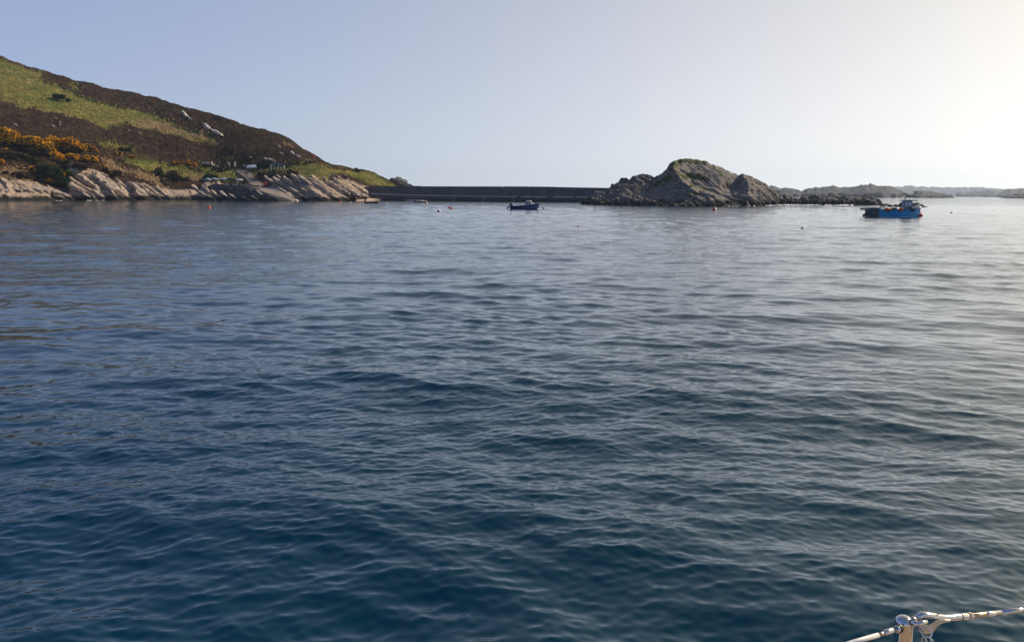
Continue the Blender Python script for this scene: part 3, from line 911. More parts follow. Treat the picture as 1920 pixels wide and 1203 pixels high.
for i, (px, py, w, h, m_, lab) in enumerate([
    (20, 300, 60, 18, 'brown_leaf', 'brown scrub bush below the largest gorse bush'),
    (55, 305, 40, 16, 'gorse_leaf', 'olive green scrub bush left of the dark shrub'),
    (30, 330, 44, 14, 'brown_leaf', 'reddish brown scrub bush above the pale shelf at the left edge'),
    (150, 318, 46, 14, 'brown_leaf', 'dark brown scrub bush above the tall slabs'),
    (205, 328, 50, 14, 'brown_leaf', 'dark scrub bush between slabs and tan bracken'),
    (310, 330, 44, 16, 'gorse_leaf', 'dark olive scrub bush in the green hollow'),
    (335, 340, 40, 14, 'brown_leaf', 'brown scrub bush above the shingle bank'),
    (240, 285, 26, 10, 'gorse_leaf', 'low dark bush on the small upper grass patch'),
    (395, 336, 26, 12, 'dark_leaf', 'dark green bush left of the laid up dinghies'),
    (495, 316, 22, 14, 'dark_leaf', 'dark green bush beside the upturned white boat'),
    (500, 334, 30, 12, 'brown_leaf', 'dark brown bush above the red lifebuoy post'),
    (548, 330, 30, 12, 'brown_leaf', 'brown bush at the top of the long rock beds'),
    (412, 322, 40, 10, 'brown_leaf', 'dark brush bank below the white signpost'),
    (113, 188, 34, 12, 'brown_leaf', 'greyish brown bush in the middle of the upper grass band')]):
    bush('scrub_bush', px, py, w, h, 9, M[m_], None, 80 + i, lab, 'bush', 'scrub bushes on the hillside')

# ------------------------------------------------------------------ track, slipway, beach
def ribbon(name, left, right, m, n=24, lift=0.25):
    """strip draped on the headland between two edge lines given in photo pixels"""
    bm = bmesh.new(); A = []; B = []
    L = np.array(left, float); R_ = np.array(right, float)
    for i in range(n):
        f = i / (n - 1) * (len(L) - 1)
        a = [np.interp(f, range(len(L)), L[:, q]) for q in (0, 1)]; b = [np.interp(f, range(len(R_)), R_[:, q]) for q in (0, 1)]
        pa, pb = on_head(*a), on_head(*b)
        A.append(pa + Vector((0, 0, lift))); B.append(pb + Vector((0, 0, lift)))
    for _ in range(3):
        A = [A[0]] + [(A[i - 1] + A[i] * 2 + A[i + 1]) / 4 for i in range(1, n - 1)] + [A[-1]]
        B = [B[0]] + [(B[i - 1] + B[i] * 2 + B[i + 1]) / 4 for i in range(1, n - 1)] + [B[-1]]
    rows = [[bm.verts.new(A[i] + Vector((0, 0, -0.8))), bm.verts.new(A[i]), bm.verts.new((A[i] + B[i]) / 2 + Vector((0, 0, 0.08))), bm.verts.new(B[i]), bm.verts.new(B[i] + Vector((0, 0, -0.8)))] for i in range(n)]
    for i in range(n - 1):
        for j in range(4):
            bm.faces.new((rows[i][j], rows[i][j + 1], rows[i + 1][j + 1], rows[i + 1][j]))
    return bm_obj(name, bm, m)
tk = ribbon('track', [(440, 321), (452, 329), (462, 338), (474, 350)], [(464, 321), (470, 329), (484, 339), (500, 351)], M['track'], 20, 0.45)
tag(tk, 'pinkish gravel track coming down the bank to the slipway', kind='structure')

def solid_poly(name, top, drop, m, parent=None):
    """top outline (world points) with vertical walls down"""
    bm = bmesh.new()
    t_ = [bm.verts.new(p) for p in top]; b_ = [bm.verts.new((p[0], p[1], drop)) for p in top]
    n = len(top)
    bm.faces.new(t_)
    for i in range(n): bm.faces.new((t_[i], b_[i], b_[(i + 1) % n], t_[(i + 1) % n]))
    bmesh.ops.recalc_face_normals(bm, faces=bm.faces)
    return bm_obj(name, bm, m, parent)
# slipway: upper apron, then a ramp whose left side stands as a shaded wall
sr = empty('slipway', at(500, 352, 314))
def rel(o, p): return Vector(p) - Vector(o.location)
A1, A2, A3, A4 = at(473, 351.5, 318), at(521, 351, 320), at(530, 360, 309), at(492, 358.5, 308)
B1, B2 = at_sea(532, HOR(532) + CAMZ * F / 291, 0.0) + Vector((0, 0, -0.35)), at_sea(566, HOR(566) + CAMZ * F / 293, 0) + Vector((0, 0, -0.35))
solid_poly('apron', [rel(sr, p) for p in (A4, A3, A2, A1)], -sr.location.z - 1, M['concrete'], sr)
A4b, A3b = A4 + Vector((0, -0.02, -0.02)), A3 + Vector((0, -0.02, -0.02))
solid_poly('ramp', [rel(sr, p) for p in (B1, B2, A3b, A4b)], -sr.location.z - 1.2, M['concrete'], sr)
W1, W2 = at(400, 352, 306), at(492, 358.8, 307.5)
tag(sr, 'concrete slipway ramp running into the water below the track', 'slipway')

be = []
for px, pya, pyb in [(668, 372, 378), (690, 371, 377.5), (720, 371.2, 376.6), (760, 372.8, 377.0), (800, 376, 378.0)]:
    be.append((px, pya, pyb))
bm = bmesh.new(); rows = []
for i, (px, a, b) in enumerate(be):
    w0 = at_sea(px, b, -0.25)
    far = np.interp(px, [668, 700, 862], [345, 350, 330]); w1 = Vector(unproject(px, a, far).tolist()); w1.z = max(w1.z, 0.12)
    row = []
    for j in range(7):
        f = j / 6
        p = w0.lerp(w1, f); p.z = -0.25 + (w1.z + 0.3) * f ** 0.8 + 0.06 * float(vnoise(p.x / 2, p.y / 2, 0, 3))
        row.append(bm.verts.new(p))
    rows.append(row)
for i in range(len(rows) - 1):
    for j in range(6): bm.faces.new((rows[i][j], rows[i + 1][j], rows[i + 1][j + 1], rows[i][j + 1]))
bc = bm_obj('beach', bm, M['sand'], None, True)
tag(bc, 'narrow pink sand beach at the foot of the breakwater', kind='structure')

# ------------------------------------------------------------------ breakwater
def bw_y(px): return float(np.interp(px, [660, 1160], [352, 300]))
bwl = at(905, 365, bw_y(905)); bwl.z = 0
bw = empty('breakwater', bwl)
tag(bw, 'long dark concrete breakwater joining the headland to the rocky islet', 'breakwater')
def wall_piece(name, pxa, pxb, topa, topb, bota, botb, off, thick, m, n=1, jitter=0.0, wedge=False):
    """upright block between two photo columns; off = how far it stands behind the front face"""
    bm = bmesh.new()
    rows = []
    for f in np.linspace(0, 1, n + 1):
        px = pxa + (pxb - pxa) * f
        D = bw_y(px) + off
        tp = at(px, topa + (topb - topa) * f, D); bt = at(px, bota + (botb - bota) * f, D)
        bt.x, bt.y = tp.x, tp.y
        bt.z = min(bt.z, tp.z - 0.05)
        rows.append((bm.verts.new(tp - bwl), bm.verts.new(bt - bwl), bm.verts.new(tp - bwl + Vector((0, thick, 0))), bm.verts.new(bt - bwl + Vector((0, thick, 0)))))
    for i in range(n):
        a, b = rows[i], rows[i + 1]
        bm.faces.new((a[0], b[0], b[1], a[1])); bm.faces.new((a[0], a[2], b[2], b[0])); bm.faces.new((a[2], a[3], b[3], b[2])); bm.faces.new((a[1], b[1], b[3], a[3]))
    a = rows[0]; bm.faces.new((a[0], a[1], a[3], a[2])); a = rows[-1]; bm.faces.new((a[0], a[2], a[3], a[1]))
    if wedge:
        for r_ in rows:
            lo = r_[1].co.z; r_[0].co.z = lo + 0.03; r_[2].co.z = lo + 0.33; r_[1].co.z = lo - 0.08; r_[3].co.z = lo - 0.08
    bmesh.ops.recalc_face_normals(bm, faces=bm.faces)
    return bm_obj(name, bm, m, bw)
TOPL = lambda px: float(np.interp(px, [664, 690, 745, 1000, 1160], [352, 350.4, 349.6, 350.6, 353.2]))
LEDL = lambda px: float(np.interp(px, [680, 700, 720, 850, 1000, 1160], [360.5, 362.8, 364.0, 366.4, 368.2, 369.4]))
rr = random.Random(4)
edges_ = [664, 706, 748, 790, 842, 892, 944, 994, 1046, 1096, 1152]
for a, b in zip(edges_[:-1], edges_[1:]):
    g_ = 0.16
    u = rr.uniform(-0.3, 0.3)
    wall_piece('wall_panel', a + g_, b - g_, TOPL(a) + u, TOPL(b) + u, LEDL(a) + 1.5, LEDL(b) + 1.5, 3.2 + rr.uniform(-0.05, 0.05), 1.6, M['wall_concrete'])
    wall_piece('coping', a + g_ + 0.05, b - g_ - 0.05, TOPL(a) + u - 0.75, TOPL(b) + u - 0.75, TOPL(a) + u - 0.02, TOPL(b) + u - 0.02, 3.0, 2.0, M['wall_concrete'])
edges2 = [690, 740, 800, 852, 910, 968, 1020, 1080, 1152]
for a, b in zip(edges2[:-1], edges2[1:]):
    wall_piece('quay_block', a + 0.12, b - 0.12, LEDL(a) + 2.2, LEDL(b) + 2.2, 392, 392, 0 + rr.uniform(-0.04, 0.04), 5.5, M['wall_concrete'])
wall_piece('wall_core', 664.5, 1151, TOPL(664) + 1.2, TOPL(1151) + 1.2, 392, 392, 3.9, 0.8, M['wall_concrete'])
# the pale walkway slab, broken where piers stand on it
for a, b in [(694, 748), (748.3, 830), (830.3, 905), (905.3, 970), (977, 1027), (1038, 1075), (1079, 1110)]:
    wall_piece('walkway_slab', a, b, LEDL(a), LEDL(b), LEDL(a) + 1.25, LEDL(b) + 1.25, -0.3, 3.3, M['ledge'], wedge=True)
for a, b in [(970.3, 976.7), (1027.3, 1037.7), (1075.2, 1078.8)]:
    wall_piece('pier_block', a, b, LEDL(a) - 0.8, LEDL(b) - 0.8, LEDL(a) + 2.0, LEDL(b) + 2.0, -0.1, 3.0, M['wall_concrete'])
for k, (x0, y0, x1, y1) in enumerate([(853, 367.5, 848, 380.4), (912, 368.4, 897, 380), (961, 369, 965, 380), (983, 369, 989, 380)]):
    D = bw_y(x0) - 0.5
    a = at(x0, y0, D) - bwl; b = at(x1, y1, D - 1.0) - bwl
    mid = (a + b) / 2 + Vector((0.25, 0, -0.25))
    o = tube('mooring_rope', [a + bwl, mid + bwl, b + bwl], 0.075, M['rope'], None, 5)
    tag(o, ['pale rope hanging steeply down the quay, leftmost of four', 'pale rope slanting down the quay, longest and most tilted of four',
            'thin rope on the quay, third of four from the left', 'thin rope ending behind the navy motorboat cabin, rightmost of four'][k], 'rope', 'ropes hanging down the breakwater')

# ------------------------------------------------------------------ rock surface from measured points
def measured_rock(name, pts, backs, m, nx, ny, seed, amp, thick, dip, cols=None, colour_fn=None):
    """front surface interpolated between measured (px, py, depth) points, roughened in beds, closed behind"""
    vs = [Vector((p[0], p[1])) for p in pts]
    vo, ed, fa, *_ = delaunay_2d_cdt(vs, [], [], 0, 1e-4)
    vo = np.array([v[:] for v in vo]); D0 = []
    P_ = np.array(pts, float)
    for v in vo:
        D0.append(P_[np.argmin(((P_[:, :2] - v) ** 2).sum(1)), 2])
    D0 = np.array(D0)
    x0, x1 = P_[:, 0].min(), P_[:, 0].max()
    return vo, np.array(fa), D0

def interp_tri(vo, fa, D0, X, Y):
    out = np.full(X.shape, np.nan)
    for (a, b, c) in fa:
        A, B, C = vo[a], vo[b], vo[c]
        det = (B[1] - C[1]) * (A[0] - C[0]) + (C[0] - B[0]) * (A[1] - C[1])
        if abs(det) < 1e-9: continue
        l1 = ((B[1] - C[1]) * (X - C[0]) + (C[0] - B[0]) * (Y - C[1])) / det
        l2 = ((C[1] - A[1]) * (X - C[0]) + (A[0] - C[0]) * (Y - C[1])) / det
        l3 = 1 - l1 - l2
        ins = (l1 >= -1e-6) & (l2 >= -1e-6) & (l3 >= -1e-6) & np.isnan(out)
        out[ins] = (l1 * D0[a] + l2 * D0[b] + l3 * D0[c])[ins]
    # fill outside with nearest
    bad = np.isnan(out)
    if bad.any():
        q = np.stack([X[bad], Y[bad]], -1)
        d = ((q[:, None, :] - vo[None]) ** 2).sum(-1)
        out[bad] = D0[d.argmin(1)]
    return out

SKY_I = [(1090, 379), (1098, 373), (1105, 369), (1114, 362), (1120, 360), (1128, 360), (1135, 362), (1138, 352), (1141, 356), (1144, 350), (1147, 345), (1152, 343), (1158, 342), (1163, 341), (1165, 335), (1167, 333), (1172, 333), (1178, 335),
         (1184, 335), (1186, 330), (1192, 330), (1198, 328), (1204, 326.5), (1212, 326), (1220, 327.5), (1227, 331.5), (1231, 329), (1235, 327.5), (1240, 326.5), (1245, 321), (1251, 318), (1254, 313), (1259, 305), (1264, 301), (1270, 299), (1280, 297),
         (1290, 297), (1300, 298), (1312, 300), (1322, 302), (1328, 303.5), (1332, 307.5), (1340, 310), (1348, 312.5), (1356, 315.5), (1364, 320), (1375, 325), (1384, 328), (1391, 325.5), (1398, 328), (1404, 329), (1410, 331), (1418, 334), (1426, 338),
         (1434, 342), (1442, 350), (1450, 357), (1458, 364), (1466, 371), (1474, 379)]
def build_islet():
    wl_ = [(1090, 231), (1130, 222), (1180, 214), (1230, 207), (1290, 200), (1330, 199), (1355, 204), (1400, 211), (1440, 222), (1476, 232)]
    pts = []
    for px, D in wl_: pts.append((px, HOR(px) + CAMZ * F / D, D))
    back = tab([(1090, 233), (1135, 238), (1165, 236), (1230, 238), (1262, 241), (1312, 242), (1385, 239), (1395, 233), (1440, 235), (1474, 234)], np.array([p[0] for p in SKY_I]))
    for (px, py), D in zip(SKY_I, back): pts.append((px, py, float(D)))
    pts += [(1262, 317, 227), (1270, 325, 223.5), (1283, 345, 215), (1300, 357, 210), (1330, 372, 204), (1345, 380, 201.5),
            (1240, 330, 238), (1225, 345, 236), (1210, 358, 231), (1185, 368, 225), (1245, 345, 231), (1264, 345, 224), (1235, 363, 224), (1264, 362, 217.5), (1290, 371, 208.5), (1205, 374, 217), (1250, 378, 212),
            (1275, 320, 233), (1290, 331, 231), (1310, 334, 228), (1300, 345, 224), (1322, 352, 221), (1340, 361, 217), (1352, 368, 213), (1318, 360, 214),
            (1300, 312, 237), (1325, 318, 233), (1345, 328, 228.5), (1352, 345, 224), (1345, 358, 220), (1330, 340, 226), (1362, 340, 228), (1368, 330, 231), (1372, 345, 229),
            (1394, 330, 228), (1401, 340, 223), (1404, 352, 218), (1402, 365, 214.5), (1405, 378, 211.5),
            (1382, 345, 229), (1366, 356, 227), (1384, 358, 224), (1372, 370, 218), (1390, 372, 215), (1355, 374, 210),
            (1418, 348, 224), (1430, 360, 223), (1420, 372, 218), (1445, 368, 227), (1428, 345, 229),
            (1165, 350, 231), (1150, 360, 231), (1185, 345, 233), (1200, 338, 235), (1170, 368, 225), (1140, 372, 228), (1120, 372, 229), (1195, 352, 231)]
    vo, fa, D0 = measured_rock('x', pts, None, None, 0, 0, 0, 0, 0, 0)
    PX = np.arange(1090, 1475.01, 0.62); nr = 150
    top = tab(SKY_I, PX)
    bot = HOR(PX) + CAMZ * F / tab(wl_, PX)
    tt = np.linspace(0, 1, nr)[:, None]
    PY = bot[None] * (1 - tt) + top[None] * tt; PXg = np.broadcast_to(PX, PY.shape)
    D = interp_tri(vo, fa, D0, PXg, PY)
    for _ in range(2):
        D[1:-1, 1:-1] = (D[1:-1, 1:-1] * 2 + D[:-2, 1:-1] + D[2:, 1:-1] + D[1:-1, :-2] + D[1:-1, 2:]) / 6
    G = unproject(PXg, PY, D)
    nrm = np.cross(np.gradient(G, axis=1), np.gradient(G, axis=0)); nrm /= np.linalg.norm(nrm, axis=-1, keepdims=True) + 1e-9
    nrm *= np.where(nrm[..., 1:2] > 0, -1, 1)
    x, y, z = G[..., 0], G[..., 1], G[..., 2]
    left = np.interp(PXg, [1090, 1190, 1250, 1360, 1400, 1475], [1.0, 1.0, 0.42, 0.42, 0.6, 0.9])
    low = np.interp(z, [0, 3, 7], [1.0, 0.75, 0.45])
    amp = np.maximum(left, low)
    d = 0.55 * amp * strata(G, 1.3, 33, math.radians(40))
    # cross joints break the beds into blocks
    wx_ = x + 0.8 * fbm(x / 3, y / 3, z / 3, 5, 2); wz_ = z + 0.8 * fbm(x / 3, y / 3, z / 3, 6, 2)
    blocks = _hash(np.floor((wx_ * 0.8 + wz_ * 0.6) / 1.5), np.floor((wx_ * -0.6 + wz_ * 0.8) / 1.0), np.floor(y / 3.0), 8)
    d += 0.5 * amp * blocks * np.interp(PXg, [1090, 1220, 1260, 1475], [1, 1, .35, .5])
    d += 0.5 * fbm(x / 4, y / 4, z / 4, 12, 6, 0.58)
    edge = np.clip((1 - tt) * 14, 0.25, 1) * np.ones_like(PXg)
    P = G + nrm * (d * edge)[..., None]
    P[..., 2] += np.where(tt > 0.93, 0.18 * vnoise(x / 0.7, 0 * x, 0 * x, 4), 0)
    # below water in front, and the back side
    front = P[0].copy(); front[:, 2] = -1.5; front[:, 1] -= 1.5
    rows = [front[None], P]
    last = P[-1]
    for dy, f in ((3, 0.97), (7, 0.85), (13, 0.6), (20, 0.3), (27, -0.15)):
        b = last.copy(); b[:, 1] += dy * np.interp(PX, [1090, 1130, 1440, 1475], [0.25, 1, 1, 0.25]); b[:, 2] = last[:, 2] * f + 0.5 * fbm(b[:, 0] / 3, b[:, 1] / 3, 0, 9, 3) - (0.3 if f > 0 else 0.8)
        rows.append(b[None])
    A = np.concatenate(rows, 0)
    n_back = 5
    t = NT('islet_surface')
    rock = rock_colour(t, (0.21, 0.182, 0.156), (0.035, 0.033, 0.031), 0.4)
    pale = t.math('MULTIPLY', t.maprange(t.noise(0.22, 5, 0.65), 0.5, 0.66), 0.7)
    rock = t.mix(t.math('MULTIPLY', pale, 0.5), rock, (0.30, 0.26, 0.225))
    gr = t.ramp(t.noise(0.9, 6, 0.75), [(0.3, (0.035, 0.042, 0.014)), (0.55, (0.075, 0.08, 0.025)), (0.75, (0.13, 0.12, 0.04))])
    at_ = t.attr('cover').outputs['Fac']
    c = t.mix(at_, rock, gr)
    t.l.new(c, t.b.inputs['Base Color']); t.b.inputs['Roughness'].default_value = 0.9; t.b.inputs['Specular IOR Level'].default_value = 0.2
    t.l.new(t.bump(t.noise(1.8, 8, 0.7), 0.45), t.b.inputs['Normal'])
    o = np_mesh('rocky_islet', A, grid_faces(A.shape[0], A.shape[1])[:, ::-1], t.m)
    ux = PXg + 3 * fbm(x / 2.2, y / 2, z / 2, 21, 4); uy = PY + 2 * fbm(x / 2.2, y / 2, z / 2, 22, 4)
    g = np.zeros(PXg.shape)
    for poly in [[(1245, 322), (1252, 312), (1262, 298), (1290, 290), (1330, 298), (1334, 307), (1322, 309), (1300, 306), (1285, 307), (1272, 312), (1258, 318)],
                 [(1262, 317), (1268, 317), (1280, 328), (1300, 329), (1318, 330), (1330, 340), (1318, 338), (1300, 334), (1285, 336), (1275, 329)],
                 [(1285, 344), (1300, 346), (1320, 352), (1330, 356), (1318, 358), (1296, 352)], [(1331, 309), (1336, 312), (1362, 332), (1368, 346), (1365, 350), (1360, 336), (1345, 324)],
                 [(1250, 330), (1262, 325), (1255, 345), (1235, 350), (1215, 362), (1225, 350)]]:
        g[in_poly(ux, uy, poly)] = 1
    full = np.concatenate([np.zeros((1, len(PX))), g] + [g[-1:]] * n_back, 0)
    ca = o.data.attributes.new('cover', 'FLOAT', 'POINT'); ca.data.foreach_set('value', full.astype(np.float32).ravel())
    tag(o, 'rugged grey islet with grass on its crown at the end of the breakwater', kind='structure')
    return o, P
ISL, IP = build_islet()
def on_islet(px, py):
    U, W = project(IP); d = (U - px) ** 2 + (W - py) ** 2
    i = np.unravel_index(np.argmin(d), d.shape); return Vector(IP[i].tolist())
rs = random.Random(9)
for i in range(70):
    px = rs.choice([rs.uniform(1095, 1190), rs.uniform(1095, 1250), rs.uniform(1350, 1470), rs.uniform(1200, 1470)])
    bot_ = HOR(px) + CAMZ * F / float(np.interp(px, [1090, 1180, 1290, 1340, 1400, 1476], [231, 214, 200, 200, 211, 232]))
    py = bot_ - abs(rs.gauss(0, 5 if px > 1195 else 12)) - 1
    if py < float(tab(SKY_I, px)) + 2: continue
    p = on_islet(px, py); s = p.y / F
    w = rs.uniform(5, 15) * s
    rock_obj('boulder', p + Vector((0, 0.2, -0.1)), (w, w * 0.9, w * rs.uniform(0.4, 0.75)), 700 + i, M['islet_rock'], ISL, (rs.uniform(-.4, .4), rs.uniform(0.2, 0.8), rs.uniform(0, 6)), 2)

# low reef of boulders right of the islet
reef = empty('reef', at_sea(1550, 384)); reef.location.z = 0
tag(reef, 'low reef of dark boulders running out from the islet', kind='structure')
RT = [(1455, 378), (1463, 371), (1470, 366), (1478, 366), (1500, 368), (1510, 367), (1520, 366), (1532, 364.5), (1545, 367), (1556, 368), (1570, 367), (1585, 369), (1592, 367.5), (1600, 369), (1612, 368), (1624, 366), (1632, 367.5), (1640, 372), (1650, 377), (1658, 383)]
for i in range(78):
    px = 1453 + (1656 - 1453) * (i / 77) + rs.uniform(-2, 2)
    depth = rs.choice([0, 0, 1, 2])
    D = 238 + depth * 4
    top = float(tab(RT, px)); bot_ = HOR(px) + CAMZ * F / D
    hh = max(1.5, (bot_ - top) * (0.55, 0.85, 1.06)[depth]) * D / F
    wv = rs.uniform(9, 24) * D / F * (0.8 if depth < 2 else 1)
    V_ = at_sea(px, bot_, 0)
    rock_obj('boulder', V_ - reef.location + Vector((0, 0, hh * 0.20)), (wv, wv * 0.8, hh * 1.62), 900 + i, M['skerry_rock'], reef, (rs.uniform(-.3, .3), rs.uniform(-.2, .5), rs.uniform(0, 6)), 3, 12, 0.07)
for i, (px, py, w, h, D) in enumerate([(1616, 383.5, 46, 26, 240), (1636, 384, 36, 20, 238), (1598, 383.5, 30, 24, 240), (1484, 382, 34, 26, 243), (1510, 383, 32, 20, 240), (1536, 383, 34, 26, 243), (1568, 383, 34, 20, 241)]):
    rock_obj('boulder', at_sea(px, HOR(px) + CAMZ * F / D) - reef.location + Vector((0, 3, 0.3)), (w * D / F, 4.5, h * D / F * 1.15), 1000 + i, M['skerry_rock'], reef, (0.1, rs.uniform(0.0, 0.3), rs.uniform(-.3, .3)), 3, 14, 0.08)
# smaller reef behind the fishing boat
reef2 = empty('reef', at_sea(1700, 386)); reef2.location.z = 0
tag(reef2, 'small wedge of dark rock behind the blue fishing boat', kind='structure')
for i, (px, w, h, D) in enumerate([(1706, 24, 13, 205), (1716, 22, 9, 203), (1726, 16, 5, 201), (1696, 22, 10, 206), (1670, 16, 3, 206), (1682, 14, 4, 207), (1658, 16, 2.5, 208), (1733, 9, 2, 200)]):
    rock_obj('boulder', at_sea(px, HOR(px) + CAMZ * F / D) - reef2.location + Vector((0, 0, 0.1)), (w * D / F, 2.5, h * D / F * 1.7), 1100 + i, M['skerry_rock'], reef2, (0.1, 0.25, rs.uniform(-.3, .3)), 3, 14, 0.08)

# dark crag behind the landward end of the breakwater
crag = empty('crag', at(762, 349, 395)); crag.location.z = 0
tag(crag, 'dark slanting crag rising behind the landward end of the breakwater', kind='structure')
for i, (px, py, L, T, dip, D) in enumerate([(757, 346, 46, 8, 22, 392), (748, 345, 34, 13, 20, 394), (765, 350, 46, 6, 20, 390), (742, 342, 20, 8, 8, 396), (752, 339, 22, 7, 24, 396)]):
    p = at(px, py, D); s = D / F
    slab_obj(p - crag.location, L * s, 5, T * s, 1200 + i, M['skerry_rock'], crag, dip, 0.0)

# ------------------------------------------------------------------ distant islands
def island(name, prof, D, depth, label, seed):
    px = np.arange(prof[0][0], prof[-1][0] + 0.1, 1.2)
    top = unproject(px, tab(prof, px), np.full(px.shape, float(D)))
    s = D / F
    top[:, 2] = np.maximum(top[:, 2], 0.2) + 0.8 * s * fbm(px / 9, px * 0, 0, seed, 3) * 1.0
    rows = []
    prof_f = [(-1.0, -0.15), (-0.97, 0.14), (-0.9, 0.34), (-0.75, 0.5), (-0.55, 0.68), (-0.35, 0.84), (-0.15, 0.96), (0, 1.0), (0.3, 0.9), (0.7, 0.5), (1.0, -0.1)]
    for q, (fy, fz) in enumerate(prof_f):
        r = top.copy()
        dy = fy * depth * (0.4 + 0.6 * np.clip(top[:, 2] / top[:, 2].max(), 0, 1))
        r[:, 0] *= (D + dy) / D; r[:, 1] += dy
        n = fbm(px / 7, np.full(px.shape, q * 0.7), 0, seed + 3, 4)
        r[:, 2] = top[:, 2] * fz * (1 + (0.16 * n if 0 < q < 7 else 0)); r[:, 1] += 0.12 * depth * n * (q < 7)
        rows.append(r)
    A = np.stack(rows)
    o = np_mesh(name, A, grid_faces(A.shape[0], A.shape[1])[:, ::-1], M['far_island'])
    tag(o, label, kind='structure'); return o
island('island', [(1425, 349), (1436, 350), (1446, 350), (1452, 349.5), (1462, 353), (1475, 352), (1490, 354.5), (1504, 358), (1510, 354.5), (1525, 354), (1545, 350), (1560, 349), (1580, 352), (1600, 349.5), (1625, 346.5), (1645, 347.5), (1660, 348.5), (1675, 351), (1690, 357), (1700, 364), (1706, 370)], 1350, 120, 'long grey island in haze, nearest the islet', 1)
island('island', [(1640, 352), (1675, 350.5), (1690, 349.5), (1730, 350), (1780, 352), (1830, 351), (1860, 353), (1885, 354.5), (1940, 352), (2000, 350), (2100, 355), (2160, 369)], 5000, 300, 'palest farthest ridge of the islands on the horizon', 2)
island('island', [(1696, 371), (1708, 366), (1718, 359.5), (1730, 357.5), (1750, 359), (1765, 362), (1772, 364), (1785, 367), (1789, 371)], 1250, 80, 'small domed island in haze to the right of the fishing boat mast', 3)
island('island', [(1792, 370), (1800, 362), (1820, 360), (1845, 358), (1865, 357), (1885, 362), (1890, 370)], 3000, 150, 'faint low island in front of the palest ridge', 5)
island('island', [(1864, 371), (1872, 364), (1882, 357), (1900, 354), (1920, 353), (1970, 350), (2040, 356), (2080, 370)], 2300, 160, 'grey island cut by the right edge of the view', 4)
island('island', [(1868, 373), (1885, 369), (1897, 366), (1910, 362.5), (1930, 360), (1970, 358), (2010, 366), (2030, 373)], 1150, 80, 'darker low point of land at the right edge, nearest of the far islands', 6)

# ------------------------------------------------------------------ surf
def foam(name, px0, px1, D0_, D1_, rows_, seed, thr, label, nj=3):
    rg = np.random.default_rng(seed); V = []; T = []
    n = int((px1 - px0) * rows_ * 1.3)
    for i in range(n):
        px = rg.uniform(px0, px1); D = np.interp(px, [px0, px1], [D0_, D1_]) + rg.normal(0, 1.6)
        c = at(px, 370, D); s = D / F
        a, b = rg.uniform(0.3, 1.0) ** 2 * 2.6 * s * thr, rg.uniform(0.1, 0.6)
        k = 7; th = np.linspace(0, 2 * math.pi, k, endpoint=False) + rg.uniform(0, 1)
        base = len(V)
        for q in th: V.append((c.x + a * math.cos(q) * rg.uniform(0.7, 1.2), D + b * 1.6 * math.sin(q) * rg.uniform(0.7, 1.2), 0.0))
        V.append((c.x, D, rg.uniform(0.05, 0.30) * min(1.0, D / 230) * thr))
        for q in range(k): T.append((base + q, base + (q + 1) % k, base + k))
    o = np_mesh(name, np.array(V), np.array(T), M['foam'], None, True, 3)
    tag(o, label, kind='stuff'); return o
foam('surf', 1436, 1480, 217, 230, 1.3, 1, 0.9, 'white surf along the right foot of the islet')
foam('surf', 1466, 1600, 232, 233, 0.9, 2, 1.0, 'white surf along the foot of the low reef')
foam('surf', 1655, 1740, 222, 212, 1.2, 3, 1.0, 'white surf breaking round the rocks behind the fishing boat')
foam('surf', 1350, 1420, 203, 211, 0.25, 4, 0.6, 'thin surf at the foot of the right knob of the islet')
foam('surf', 95, 118, 274, 278, 0.25, 5, 0.4, 'thin surf below the pale rock shelf')
foam('surf', 152, 196, 287, 292, 0.2, 6, 0.4, 'thin surf below the tall slabs')
foam('surf', 1835, 1890, 1280, 1280, 0.7, 7, 1.0, 'white surf at the foot of the hazy far islands')

